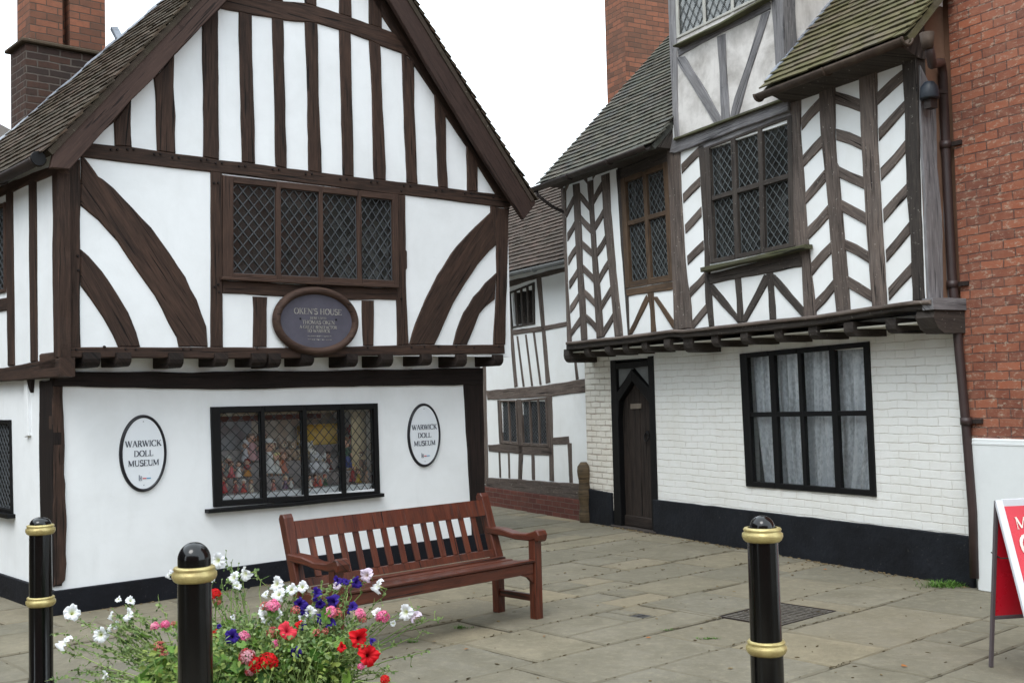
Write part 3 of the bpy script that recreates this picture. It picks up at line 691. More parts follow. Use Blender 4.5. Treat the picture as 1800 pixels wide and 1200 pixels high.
# windows of house 1
uq = [wtl, wtr, wbr, wbl]
def frac(a, b, vs): return [((v0 - a) / (b - a), (v1 - a) / (b - a)) for v0, v1 in vs]
w = window(h1, uq, frac(118, 995, [(165, 364), (387, 574), (596, 774), (796, 966)]), [(.065, .945)], UY - .012, MT['frame1'], MT['glass_d'], MT['came'], 4.0, 6.6, cw=.008, room_=(1.2, MT['room']), tilt=.012, label='upper leaded window of four lights in a brown oak frame')
bm = BM(); P = H1.F('D', [(117,588),(560,612),(1006,632),(1006,645),(560,627),(117,603)], UY - .05); prism(bm, P, UY - .05, UY, bev=.004, jit=.001); finish(bm, 'sill', MT['frame1'], w)
w = window(h1, gq, frac(52, 850, [(90, 271), (290, 467), (488, 654), (676, 826)]), [(.062, .945)], -.03, MT['black'], MT['glass_c'], MT['came_d'], 3.7, 7.6, cw=.0048, depth=.07, tilt=.01, label='black shop window of four leaded lights')
bm = BM(); P = H1.F('F', [(47,642),(470,606),(890,563),(890,580),(470,624),(47,660)], -.08); prism(bm, P, -.08, 0, bev=.006, jit=.001); finish(bm, 'sill', MT['black'], w)
w = window(h1, [(SW[1], sq[0][1] - .0), (sq[1][0], sq[1][1]), (sq[2][0], sq[2][1]), (SW[1], sq[3][1])], [(.05, .47), (.52, .965)], [(.04, .96)], -.088, MT['frame1'], MT['glass'], MT['came'], 4, 10, plane='x', room_=(.9, MT['room']), label='side leaded window upstairs')
w = window(h1, [(GS[1], gs[1][1]), (gs[1][0], gs[1][1]), (gs[2][0], gs[2][1]), (GS[1], gs[2][1])], [(.05, .47), (.52, .97)], [(.04, .96)], -.02, MT['black'], MT['glass'], MT['came'], 5, 10, plane='x', room_=(.9, MT['room']), label='side leaded window downstairs in a black frame')
bm = BM(); box(bm, -.07, 0, gs[2][0] - .05, GS[1] + .05, gs[2][1] - .035, gs[2][1]); finish(bm, 'sill', MT['black'], w)
# ================================================================== HOUSE 2 : jettied house with herringbone timbering
h2 = H2.root('jettied_house', 'timber framed house with herringbone braces, jettied over painted brick, with a tall plastered dormer', 'house')
JY = -.38
T2 = lambda t, pts, name='stud', mat='oak2', **k: timber(h2, H2, t, pts, name, k.pop('off', JY), mat=mat, **k)
XR = 5.98
# window outlines
w1q = H2.F('K', [(487,243),(722,153),(752,752),(513,792)], JY)
w2q = H2.F('L', [(98,203),(492,56),(500,648),(122,725)], JY)
g2q = H2.F('N', [(52,148),(598,96),(628,750),(80,706)], 0)
def hole(q, m=.025): return (max(q[0][0], q[3][0]) + m, min(q[1][0], q[2][0]) - m, max(q[2][1], q[3][1]) + m, min(q[0][1], q[1][1]) - m)
DX0, DX1, DZ = .60, 1.445, 2.09
bm = BM()
sheet(bm, .16, XR - .01, 2.33, 4.62, [hole(w1q), hole(w2q)], JY + .014)
sheet(bm, JY + .014, 3.5, 2.3, 4.4, [], .165, plane='x')
finish(bm, 'plaster_wall', MT['white2'], h2, recalc=False)
bm = BM(); sheet(bm, XR - .012, 6.3, 2.2, 8, [], -.02); sheet(bm, JY + .014, -.02, 2.3, 4.9, [], XR - .012, plane='x'); finish(bm, 'tan_rendered_strip', MT['tan'], h2, recalc=False)
bm = BM(); sheet(bm, .585, 6.04, .2, 2.3, [hole(g2q), (DX0, DX1, .0, DZ)], 0); sheet(bm, 0, 3.5, 0, 2.3, [], 6.04, plane='x')
finish(bm, 'painted_brick_wall', MT['wbrick'], h2, recalc=False)
bm = BM(); box(bm, -.03, .583, .001, .3, .2, 2.3); finish(bm, 'old_painted_brick_wall', MT['wbrick_old'], h2)
bm = BM(); box(bm, .17, XR - .02, JY + .02, .1, 2.20, 2.215); finish(bm, 'jetty_soffit', MT['soffit'], h2)
# plinth in two lengths beside the door
bm = BM()
for a, b, za, zb in ((-.035, DX0 - .03, .44, .42), (DX1 + .02, 6.03, .405, .425)):
    m = 24; top = [(a + (b - a) * i / m, za + (zb - za) * i / m + .008 * noise.noise(Vector((i * .9, 0, 3)))) for i in range(m + 1)]
    prism(bm, [(b, -.02), (a, -.02)] + top, -.03, .03, bev=.008, jit=0)
finish(bm, 'plinth', MT['tar'], h2)
# main timbers
def vl(pts_l, y):   # x on polyline at y (zoom pixels)
    for (xa, ya), (xb, yb) in zip(pts_l, pts_l[1:]):
        if y <= yb: return xa + (xb - xa) * (y - ya) / (yb - ya)
    (xa, ya), (xb, yb) = pts_l[-2:]; return xa + (xb - xa) * (y - ya) / (yb - ya)
def column(t, left, right, braces, th, mat='oak2', name='brace'):
    for yL, yR in braces:
        xl0, xl1 = vl(left, yL - th) - 1, vl(left, yL + th) - 1; xr0, xr1 = vl(right, yR - th) + 1, vl(right, yR + th) + 1
        r = random.uniform
        ym = (yL + yR) / 2 + r(-4, 4)
        T2(t, [(xl0, yL - th + r(-3, 3)), ((xl0 + xr0) / 2, ym - th + r(-2, 2)), (xr0, yR - th + r(-3, 3)), (xr1, yR + th + r(-3, 3)), ((xl1 + xr1) / 2, ym + th + r(-2, 2)), (xl1, yL + th + r(-3, 3))], name, mat, jit=.006)
# corner post and studs of the left bay
T2('K', [(186,290),(210,285),(214,600),(222,800),(240,1062),(218,1066),(206,700)], 'corner_post')
c1l, c1r = [(210,300),(240,1055)], [(245,290),(262,560),(288,1050)]
column('K', c1l, c1r, [(415 + 120 * k, 345 + 121 * k) for k in range(6)] + [(290, 215)], 20)
T2('K', [(245,270),(278,262),(288,470),(296,700),(308,850),(318,1048),(288,1052),(272,800),(256,500)])
column('K', [(277,280),(290,500),(318,1050)], [(318,270),(334,500),(365,1040)], [(325,380),(445,495),(572,617),(692,742),(815,868),(937,990),(200,250)], 21)
T2('K', [(318,255),(347,245),(352,400),(370,650),(388,850),(403,1034),(365,1042),(352,800),(334,500)])
column('K', [(347,262),(358,480),(403,1035)], [(388,240),(455,1030)], [(347,275),(480,405),(612,537),(745,665),(880,800),(1012,935),(225,150)], 21)
T2('K', [(388,225),(428,210),(436,400),(462,700),(497,1028),(457,1034),(432,760),(405,500)])
T2('K', [(463,195),(490,185),(500,420),(512,790),(524,830),(530,1028),(522,1028),(498,700),(480,450)], mat='oak2d')
# window 1 and what is below it
T2('K', [(470,175),(745,70),(745,165),(722,162),(490,250),(470,250)], 'lintel', mat='oak2d')
T2('K', [(513,796),(752,756),(757,795),(515,832)], 'rail', mat='oak2b')
T2('K', [(620,815),(650,812),(655,900),(664,1010),(638,1012),(634,900)], mat='oak2b')
T2('K', [(614,822),(628,850),(560,990),(543,1020),(524,1026),(535,990)], 'brace', mat='oak2b')
T2('K', [(650,832),(668,832),(758,960),(758,998),(745,990),(655,850)], 'brace', mat='oak2b')
T2('K', [(722,75),(783,60),(790,300),(805,560),(822,760),(835,830),(848,992),(757,1000),(750,740),(736,400)], 'post', mat='oak2', dz=.01)
column('K', [(787,90),(800,340),(822,650),(848,990)], [(874,62),(890,420),(928,985)], [(190,105),(340,255),(492,405),(650,572),(812,728),(975,885)], 24)
T2('L', [(68,195),(96,186),(104,400),(118,735),(124,815),(138,1003),(116,1006),(100,900),(92,600),(80,400)], mat='oak2d')
T2('L', [(100,775),(535,662),(532,738),(370,768),(240,792),(120,818)], 'rail', mat='oak2d')
T2('L', [(70,178),(484,22),(484,60),(100,205),(72,212)], 'lintel', mat='oak2g')
T2('L', [(118,815),(136,818),(250,962),(262,988),(244,990),(128,862)], 'brace', mat='oak2d')
T2('L', [(231,792),(258,788),(264,880),(270,986),(243,990),(240,890)], mat='oak2d')
T2('L', [(362,772),(378,775),(376,822),(284,985),(266,988),(268,960)], 'brace', mat='oak2d')
T2('L', [(372,768),(402,762),(408,860),(416,972),(388,978),(382,860)], mat='oak2d')
T2('L', [(398,768),(412,774),(540,920),(545,962),(532,962),(404,815)], 'brace', mat='oak2d')
T2('L', [(482,0),(528,-14),(526,120),(540,300),(556,560),(574,740),(598,958),(542,966),(532,700),(498,640),(488,300)], 'post', mat='oak2')
# right bay
column('L', [(527,30),(540,300),(556,560),(597,955)], [(613,0),(640,400),(690,935)], [(98,5),(265,170),(432,330),(590,490),(750,650),(915,815)], 27)
T2('L', [(612,-75),(680,-95),(682,150),(690,272),(700,290),(720,560),(750,938),(690,944),(664,640),(636,300),(620,150)], 'post', dz=.008)
column('L', [(682,-60),(690,280),(745,935)], [(795,40),(810,350),(850,910)], [(-20,15),(142,188),(310,362),(462,525),(635,697),(800,872)], 27)
T2('L', [(790,-130),(868,-150),(872,150),(886,400),(915,910),(850,918),(835,700),(815,400),(800,150)], 'post', dz=.008)
column('L', [(868,-40),(885,300),(925,905)], [(1000,-60),(1003,300),(1033,890)], [(-13,-132),(148,8),(325,190),(510,385),(690,563),(862,745)], 28)
T2('L', [(985,-190),(1050,-210),(1060,100),(1068,500),(1084,886),(1034,892),(1024,600),(1008,430),(1000,100)], 'corner_post', mat='oak2d', dz=.012)
# timbers on the near side of the jetty
bm = BM(); prism(bm, [(JY + .02, 2.36), (JY + .18, 2.36), (JY + .2, 3.0), (JY + .17, 3.5), (JY + .19, 4.1), (JY + .02, 4.35)], XR - .02, XR + .02, 'x', jit=.01, step=.08, bev=.01); prism(bm, [(-.11, 2.36), (-.04, 2.36), (-.05, 3.9), (-.12, 3.95)], XR - .02, XR + .015, 'x', jit=.008, step=.08)
finish(bm, 'side_post', MT['oak2g'], h2)
# bressumer with moulded cap
bt = [('K',214,1060),('K',525,1026),('K',755,996),('L',0,1020),('L',395,975),('L',595,955),('L',850,915),('L',1030,890),('L',1112,886)]
bb = [('L',1112,930),('L',1030,935),('L',940,940),('L',850,957),('L',595,1000),('L',395,1022),('L',0,1056),('K',755,1034),('K',525,1068),('K',214,1100)]
pt = [px(t, [(x, y)])[0] for t, x, y in bt + bb]
T2('p', pt, 'bressumer', mat='oak2d', off=-.43, back=.25, jit=.002)
bm = BM()
P1 = [H2.on(*px(t, [(x, y)])[0], -.45) for t, x, y in bt]; prism(bm, P1 + [(a, b - .035) for a, b in P1[::-1]], -.462, -.40, bev=.01, jit=.001); finish(bm, 'moulded_cap', MT['oak2'], h2)
bm = BM(); prism(bm, [(-.44, 2.30), (-.44, 2.395), (-.03, 2.395), (-.03, 2.30)], XR + .0, XR + .12, 'x', bev=.008, jit=.003); finish(bm, 'bressumer_return', MT['oak2g'], h2)
bm = BM(); prism(bm, [(-.40, 2.3), (-.42, 2.24), (-.37, 2.15), (-.30, 2.11), (-.02, 2.11), (-.02, 2.3)], XR - .1, XR + .1, 'x', bev=.012, jit=.004, step=.05); finish(bm, 'carved_bracket', MT['oak2d'], h2)
for i, u in enumerate((1025, 1063, 1091, 1126, 1167, 1198, 1249, 1302, 1358, 1420, 1484, 1554)):
    x = H2.on(u, 590, -.40)[0]; w = .12 if u != 1198 else .17
    joist(h2, x, w, 2.135 if u != 1198 else 2.10, 2.262, -.40 - .015 * math.sin(i * 2.1), .08, 'oak2d')
joist(h2, .14, .14, 2.08, 2.25, -.42, .05, 'oak2d', 'dragon_beam_end')
# windows
w = window(h2, w1q, [(.10, .47), (.545, .91)], [(.045, .40), (.44, .945)], JY - .004, MT['oak2b'], MT['glass_d'], MT['came_w'], 4.0, 6.0, cw=.0055, set_=.045, room_=(1.0, MT['room_d']), tilt=.012, label='upper leaded window in an orange brown oak frame')
w = window(h2, w2q, [(.055, .31), (.365, .62), (.67, .945)], [(.02, .43), (.47, .965)], JY - .004, MT['oak2d'], MT['glass_d'], MT['came_w'], 3.6, 5.6, cw=.0055, set_=.045, room_=(1.2, MT['room_d']), tilt=.014, label='upper leaded window of six lights above a mossy sill')
bm = BM(); P = H2.F('L', [(76,742),(310,692),(546,636),(548,655),(310,712),(78,762)], JY - .10); prism(bm, P, JY - .10, JY, bev=.008, jit=.003); finish(bm, 'sill', MT['mossy'], w)
w = window(h2, g2q, [(.065, .245), (.29, .475), (.505, .715), (.757, .96)], [(.035, .445), (.48, .96)], -.02, MT['black'], MT['glass_c'], None, 0, 0, depth=.055, set_=.03, room_=(1.1, MT['room_d']), label='ground floor window of eight black framed panes')
# door
dq = H2.F('M', [(217,217),(443,193),(452,1112),(240,1087)], -.01)
bm = BM()
d = lambda pts: H2.F('M', pts, -.012)
prism(bm, d([(217,222),(246,219),(262,640),(276,1090),(240,1088),(228,640)]), -.015, .14, jit=.002)
prism(bm, d([(414,200),(443,196),(456,600),(466,940),(470,1118),(438,1112),(428,600)]), -.015, .14, jit=.002)
prism(bm, d([(246,236),(414,218),(415,250),(247,266)]), -.013, .14, jit=.002)
dfm = finish(bm, 'door_frame', MT['black'], h2)
bm = BM()
prism(bm, d([(247,395),(326,266),(330,330),(262,436),(256,560),(250,520)]), -.009, .12, jit=.002)
prism(bm, d([(326,266),(418,362),(428,470),(420,440),(330,330)]), -.008, .12, jit=.002)
finish(bm, 'gothic_arch', MT['black'], dfm)
bm = BM(); prism(bm, d([(244,258),(326,262),(250,362)]), .03, .04, jit=0, bev=0); prism(bm, d([(330,258),(424,242),(426,372)]), .03, .04, jit=0, bev=0); finish(bm, 'spandrel_panel', MT['grey_iron'], dfm)
bm = BM(); lx = [d([(x, 400)])[0][0] for x in (252, 282, 310, 342, 372, 404, 450)]
dz1 = 2.04
for i in range(6):
    a, b = lx[i] + .003, lx[i + 1] - .003; prism(bm, [(a, .03), (b, .03), (b, dz1), (a, dz1)], .065 + .003 * (i % 2), .11, bev=.006, jit=.0015)
box(bm, lx[0], lx[-1], .045, .10, .03, .16, bev=.008)
dr = finish(bm, 'door', wood('grey_door_oak', rgb(28, 23, 21), rgb(54, 45, 40), .3, patch=rgb(50, 44, 40)), h2, loc=None)
bm = BM(); P = H2.F('M', [(322,449),(377,446),(377,473),(322,476)], .05); prism(bm, P, .055, .07, bev=.002, jit=0); finish(bm, 'letter_plate', simple('dull_plate', rgb(122, 112, 100), .5), dr)
bm = BM(); P = H2.on(*px('M', [(408, 622)])[0], .04)
tube(bm, [(P[0] + .045 * math.cos(t), .045 + .01 * math.sin(t), P[1] + .055 * math.sin(t)) for t in [2 * math.pi * k / 16 for k in range(17)]], .009, 6); box(bm, P[0] - .02, P[0] + .02, .05, .067, P[1] + .03, P[1] + .07)
finish(bm, 'ring_handle', MT['black'], dr)
bm = BM(); box(bm, DX0 - .05, DX1 + .08, -.045, .14, -.01, .025, bev=.008); finish(bm, 'door_step', MT['oak2d'], h2)
bm = BM(); box(bm, DX1 - .03, DX1 - .002, .002, .2, .0, DZ - .002); box(bm, DX0 + .002, DX0 + .03, .002, .2, 0, DZ - .002); box(bm, DX0 + .031, DX1 - .031, .18, .2, 0, DZ - .002); box(bm, DX0 + .031, DX1 - .031, .002, .178, DZ - .02, DZ - .002); finish(bm, 'door_lining', MT['black'], dfm)
# roof slopes: left of the dormer and right of it
RP = 1.02; EY = -.68
up2 = Vector((0, 1, RP)).normalized(); n2 = Vector((0, -RP, 1)).normalized()
DL = H2.on(*px('I', [(530, 100)])[0], JY - .02)[0]; DR = 4.39
bm = BM(); xe = .02
tiles(bm, (xe, EY, 4.36), (1, 0, 0), (0, 1, RP), DL - xe + .04, 3.4, sag=.015)
slab(bm, [Vector((xe + .01, EY + .02, 4.375)), Vector((DL, EY + .02, 4.375)), Vector((DL, EY + 2.4, 4.355 + 2.4 * RP)), Vector((xe + .01, EY + 2.4, 4.355 + 2.4 * RP))], n2, .06)
finish(bm, 'tile_roof', MT['tile2'], h2)
bm = BM(); XE = 6.16
zr = 4.50
tiles(bm, (DR - .0, EY, zr), (1, 0, 0), (0, 1, RP), XE - DR, 3.4, g=.1)
slab(bm, [Vector((DR + .01, EY + .02, zr + .01)), Vector((XE - .01, EY + .02, zr + .01)), Vector((XE - .01, EY + 2.4, zr + 2.4 * RP)), Vector((DR + .01, EY + 2.4, zr + 2.4 * RP))], n2, .06)
finish(bm, 'tile_roof', MT['tile3'], h2)['label'] = 'moss covered tile roof right of the dormer'
# eaves boards / soffits (dark) and gutters
bm = BM(); prism(bm, [(EY + .1, 4.36), (JY + .02, 4.36), (JY + .02, 4.62), (EY + .42, 4.72)], .06, DL - .01, 'x', bev=0, jit=0); finish(bm, 'eaves_board', MT['oak2d'], h2); bm = BM(); prism(bm, [(EY + .1, 4.47), (JY + .02, 4.40), (-.3, 4.40), (-.3, 4.85)], DR + .02, XE - .15, 'x', bev=0, jit=0)
finish(bm, 'eaves_board', MT['oak2d'], h2)
gutter(h2, (-.03, EY - .03, 4.35), (DL - .02, EY - .03, 4.37), .05, 'iron')
gutter(h2, (DR - .02, EY - .03, zr - .035), (6.17, EY - .03, zr - .02), .055, 'iron_rust')
bm = BM(); tube(bm, [(.03, EY - .02, 4.33), (.05, EY + .0, 4.24), (.12, EY + .16, 4.10), (.17, JY + .02, 4.02), (.17, JY + .04, 3.9)], .022, 8); finish(bm, 'downpipe', MT['iron'], h2)
bm = BM()
for i in range(14):
    h = .12 + i * .12; a = Vector((DR + .01, EY, zr)) + up2 * h + n2 * .03; bar(bm, a, a + up2 * .13, .05, .02 + .01 * (i % 2), up=n2)
finish(bm, 'lead_flashing', MT['lead'], h2)
# dormer
dm = None
bm = BM()
sheet(bm, DL + .03, DR - .012, 4.4, 5.52, [], JY + .012)
wdq = H2.F('I', [(596,20),(1070,-190),(1075,5),(604,255)], JY)
f0 = H2.on(*px('I', [(596, 262)])[0], JY)
sheet(bm, DL + .03, DR - .012, 5.52, 7.6, [(2.72, 4.12, 5.56, 6.5)], JY + .012)
sheet(bm, JY + .012, 3.2, 4.5, 7.6, [], DR - .013, plane='x'); sheet(bm, JY + .012, 3.2, 4.4, 7.6, [], DL + .035, plane='x')
dm = finish(bm, 'dormer_wall', MT['dormer_pl'], h2, recalc=False)
TD = lambda t, pts, name='stud', mat='oak2g', **k: timber(dm, H2, t, pts, name, JY, mat=mat, **k)
TD('I', [(528,-260),(582,-260),(590,0),(596,330),(602,700),(614,975),(580,985),(566,800),(548,400),(534,0)], 'corner_post')
TD('I', [(1255,-420),(1345,-440),(1345,0),(1348,390),(1380,690),(1310,722),(1296,520),(1280,300),(1262,60)], 'corner_post')
TD('I', [(598,335),(900,186),(1252,10),(1254,66),(1200,92),(905,236),(655,372),(606,402)], 'rail')
TD('I', [(600,402),(650,396),(780,600),(908,828),(918,856),(858,872),(760,700),(602,448)], 'brace')
TD('I', [(876,258),(936,236),(946,500),(968,836),(908,852),(896,520)], 'stud')
TD('I', [(1190,100),(1252,74),(1196,260),(1098,560),(1028,812),(966,838),(1000,690),(1100,400)], 'brace')
TD('I', [(580,985),(930,852),(1380,685),(1398,720),(1400,780),(980,935),(600,1080),(560,1075)], 'bressumer', mat='oak2g', dz=.03, back=.2)
bm = BM(); prism(bm, [H2.on(u, v, JY - .06) for u, v in px('I', [(578,972),(930,842),(1384,675),(1386,692),(930,860),(578,990)])], JY - .07, JY, bev=.006, jit=.003); finish(bm, 'drip_moulding', MT['mossy'], dm)
bm = BM(); prism(bm, [(JY, 4.6), (JY + .16, 4.75), (JY + .16, 7.4), (JY, 7.4)], DR - .02, DR + .012, 'x', jit=.004); finish(bm, 'side_post', MT['oak2g'], dm)
wd = window(dm, [(2.70, 6.52), (4.14, 6.52), (4.14, 5.545), (2.70, 5.545)], [(.03, .32), (.35, .64), (.67, .97)], [(.03, .97)], JY - .004, simple('pale_frame_paint', rgb(176, 174, 166), .6), glassmat('pale_reflecting_glass', tint=(.5, .53, .56), ior=1.8, dirt=.3), MT['came_d'], 3.6, 5.6, cw=.005, set_=.02, room_=(1.0, MT['room_d']), tilt=.01, rm=.02)
bm = BM(); P = [H2.on(u, v, JY - .09) for u, v in px('I', [(568,320),(900,158),(1232,-35),(1236,-15),(900,176),(570,332)])]; prism(bm, P, JY - .09, JY, bev=.005, jit=.003); finish(bm, 'sill', MT['mossy'], wd)
bm = BM()
tiles(bm, (DL - .2, JY - .25, 7.45), (0, 1, 0), (1, 0, 1.1), 3.4, 1.6); tiles(bm, (DR + .2, JY - .25, 7.45), (0, 1, 0), (-1, 0, 1.1), 3.4, 1.6)
slab(bm, [Vector((DL - .18, JY - .24, 7.45)), Vector((3.5, JY - .24, 8.62)), Vector((3.5, 3, 8.62)), Vector((DL - .18, 3, 7.45))], Vector((-1.1, 0, 1)).normalized(), .05)
slab(bm, [Vector((DR + .18, JY - .24, 7.45)), Vector((3.5, JY - .24, 8.63)), Vector((3.5, 3, 8.63)), Vector((DR + .18, 3, 7.45))], Vector((1.1, 0, 1)).normalized(), .05)
finish(bm, 'dormer_roof', MT['tile2'], dm)
# downpipe on the right
bm = BM()
pp = [(6.14, EY - .02, 4.44), (6.14, EY - .02, 4.36), (6.10, -.50, 4.22), (6.06, -.22, 4.02), (6.04, -.12, 3.92), (6.04, -.10, 3.8), (6.03, -.10, 2.4), (6.03, -.10, 1.3), (6.03, -.10, .02)]
PX = [H2.on(*q, -.10) for q in ((1658, 150), (1664, 300), (1673, 480), (1688, 640), (1699, 760), (1710, 900), (1713, 1015))]
_o = H2.on(1630, 74, EY - .03); _d = H2.on(1657, 126, -.10)
pp = [(_o[0], EY - .02, _o[1]), (_o[0] + .0, EY - .0, _o[1] - .10), (_o[0] * .9 + _d[0] * .1, EY + .06, _o[1] - .16), (_o[0] * .1 + _d[0] * .9, -.16, _d[1] + .06), (_d[0], -.10, _d[1] - .02)] + [(a, -.10, b) for a, b in PX[1:]]
tube(bm, pp, .037, 12)
for z in (3.7, 2.52, 1.38): _x = min(PX, key=lambda q: abs(q[1] - z))[0]; tube(bm, [(_x, -.10, z - .03), (_x, -.10, z + .03)], .047, 12)
dp = finish(bm, 'downpipe', MT['pipe'], h2)
bm = BM()
for z in (3.7, 2.52, 1.38):
    x = min(PX, key=lambda q: abs(q[1] - z))[0]; box(bm, x - .05, x + .13, -.075, -.05, z - .018, z + .018)
finish(bm, 'pipe_bracket', MT['iron'], dp)
bm = BM(); tube(bm, [(_o[0], EY - .03, _o[1] + .07), (_o[0], EY - .03, _o[1] - .06)], [.058, .042], 12); finish(bm, 'pipe_outlet', MT['iron_rust'], dp)
# alarm lamp under the eaves
_l = H2.onx(1634, 172, 6.08); a0 = H2.w(6.08, _l[0], _l[1])
lm = BM(); lathe(lm, [(0, .14), (.04, .13), (.07, .09), (.08, 0), (.075, -.01), (0, -.01)], 20); 
lo = finish(lm, 'wall_lamp', simple('dark_blue_lamp_paint', rgb(40, 48, 58), .5), None); lo.location = a0; lo.rotation_euler = (0, 0, H2.ang)
tag(lo, 'small dark bell shaped lamp by the brown downpipe under the mossy roof', 'lamp')
bm = BM(); box(bm, -.015, .015, 0, .2, .05, .08); box(bm, -.035, .035, -.03, .05, -.09, -.012); finish(bm, 'lamp_bracket', MT['iron'], lo)
# ================================================================== BRICK HOUSE on the right
bx = H2.on(*px('J', [(1262, 200)])[0], -.05)[0]
HB = Frame(H2.w(bx, 0, 0).x, H2.w(bx, 0, 0).y, -62)
hb = HB.root('brick_house', 'red brick house with a white painted lower wall at the right edge', 'house')
wx, wz = HB.on(*px('N', [(1030, 503)])[0], -.07)
bm = BM(); box(bm, 0, 4.5, -.05, 4, wz - .3, 9.5); finish(bm, 'brick_wall', MT['rbrick'], hb)
bm = BM(); box(bm, wx, 4.5, -.085, .2, .0, wz, bev=.008); box(bm, wx + .004, 4.5, -.089, -.07, wz - .05, wz - .035); finish(bm, 'painted_lower_wall', simple('white_board_paint', rgb(226, 230, 230), .55, .4, var=.03, bumps=.1), hb)
# ================================================================== MIDDLE HOUSE down the lane
HM = Frame(H2.w(-3.1, .03, 0).x, H2.w(-3.1, .03, 0).y, -62)
hm = HM.root('lane_house', 'low timber framed cottage down the lane between the two bigger houses', 'house')
TM = lambda pts, name='stud', mat='oak2', **k: timber(hm, HM, 'G', pts, name, 0.0, mat=mat, back=.1, **k)
uw = HM.F('G', [(136,388),(216,356),(218,490),(145,503)], 0); lw1 = HM.F('G', [(106,733),(160,732),(166,876),(112,870)], 0); lw2 = HM.F('G', [(172,732),(256,724),(262,882),(178,878)], 0)
bm = BM(); sheet(bm, -4, 3.11, .3, 3.6, [hole(uw), hole(lw1), hole(lw2)], .012)
sheet(bm, .012, 3.0, 0, 3.6, [], -4, plane='x'); sheet(bm, .012, 3.0, 0, 3.6, [], 3.11, plane='x')
finish(bm, 'plaster_wall', MT['white2'], hm, recalc=False)
TM([(-30,360),(135,352),(222,330),(318,305),(318,322),(222,345),(135,372),(-30,392)], 'wall_plate')
TM([(222,342),(237,338),(250,510),(266,676),(252,680),(240,520),(228,400)]); TM([(145,508),(235,497),(318,482),(318,497),(240,513),(147,525)], 'rail')
TM([(128,395),(136,392),(146,510),(162,688),(152,692),(136,520)])
for a in ([(159,528),(163,528),(184,689),(179,690)], [(186,524),(190,523),(211,687),(206,688)], [(211,516),(216,515),(238,683),(233,684)]): TM(a, 'batten', jit=.001, bev=.002)
TM([(343,612),(350,612),(357,666),(348,668)]); TM([(50,620),(60,618),(70,1062),(62,1062)], 'post'); TM([(-20,640),(50,628),(60,1000),(40,1000)], 'post')
TM([(62,702),(250,685),(390,662),(390,706),(260,722),(66,732)], 'girding_beam')
TM([(97,732),(107,732),(113,872),(104,872)]); TM([(159,730),(173,730),(180,900),(175,985),(164,985),(166,880)]); TM([(254,722),(272,720),(275,860),(278,992),(264,990),(262,880)], 'post')
TM([(68,875),(112,872),(270,882),(275,910),(110,900),(70,896)], 'rail')
for a in ([(101,898),(106,898),(109,980),(104,980)], [(131,900),(136,900),(138,982),(133,982)], [(206,905),(215,906),(217,988),(208,987)], [(321,868),(334,870),(338,1000),(328,999)]): TM(a, 'stud')
TM([(274,852),(325,848),(327,872),(276,874)], 'rail')
TM([(68,980),(180,986),(370,1000),(372,1050),(180,1030),(68,1014)], 'sill_beam', mat='oak2', dz=.015)
bm = BM(); P = HM.F('G', [(66,1012),(180,1026),(370,1046),(372,1106),(180,1082),(66,1064)], -.03); zt = sum(p[1] for p in P[:3]) / 3
box(bm, -4, 3.1, -.035, .1, -.02, P[1][1], bev=.005); finish(bm, 'brick_base', MT['pbrick'], hm)
window(hm, uw, [(.04, .2), (.28, .44), (.52, .68), (.76, .93)], [(.05, .95)], -.01, MT['oak2d'], MT['glass_d'], None, 0, 0, set_=.05, room_=(.8, MT['room_d']), label='small dark barred window under the eaves')
window(hm, lw1, [(.06, .47), (.53, .94)], [(.04, .94)], -.01, MT['oak2'], MT['glass'], MT['came'], 3, 11, cw=.007, room_=(.8, MT['room_d']))
window(hm, lw2, [(.05, .32), (.37, .64), (.69, .95)], [(.04, .94)], -.01, MT['oak2'], MT['glass'], MT['came'], 3, 11, cw=.007, room_=(.8, MT['room_d']))
bm = BM(); tiles(bm, (-4, -.3, 3.42), (1, 0, 0), (0, 1, .98), 7.1, 2.5, tw=.17); slab(bm, [Vector((-4, -.28, 3.43)), Vector((3.1, -.28, 3.43)), Vector((3.1, 1.45, 5.13)), Vector((-4, 1.45, 5.13))], Vector((0, -.98, 1)).normalized(), .06)
slab(bm, [Vector((-4, 3.3, 3.3)), Vector((3.1, 3.3, 3.3)), Vector((3.1, 1.45, 5.13)), Vector((-4, 1.45, 5.13))], Vector((0, .98, 1)).normalized(), .06)
finish(bm, 'tile_roof', MT['tile4'], hm)
gutter(hm, (-4, -.33, 3.40), (3.2, -.33, 3.42), .05, 'grey_iron')
# its chimney (stands behind the left roof of the jettied house)
bm = BM(); ch = HM.F('I', [(90, 0), (225, 0), (225, 300)], 1.5)
e2 = HM.onx(*px('I', [(525, 0)])[0], ch[1][0])
box(bm, ch[0][0], ch[1][0], 1.5, max(2.4, e2[0] + .3), 3.5, 9.2)
cb = finish(bm, 'chimney', MT['cbrick'], hm)
bm = BM(); box(bm, ch[0][0] - .05, ch[1][0] + .05, 1.45, max(2.4, e2[0] + .3) + .05, 8.9, 9.05, bev=.01); finish(bm, 'coping', MT['cbrick_d'], cb)
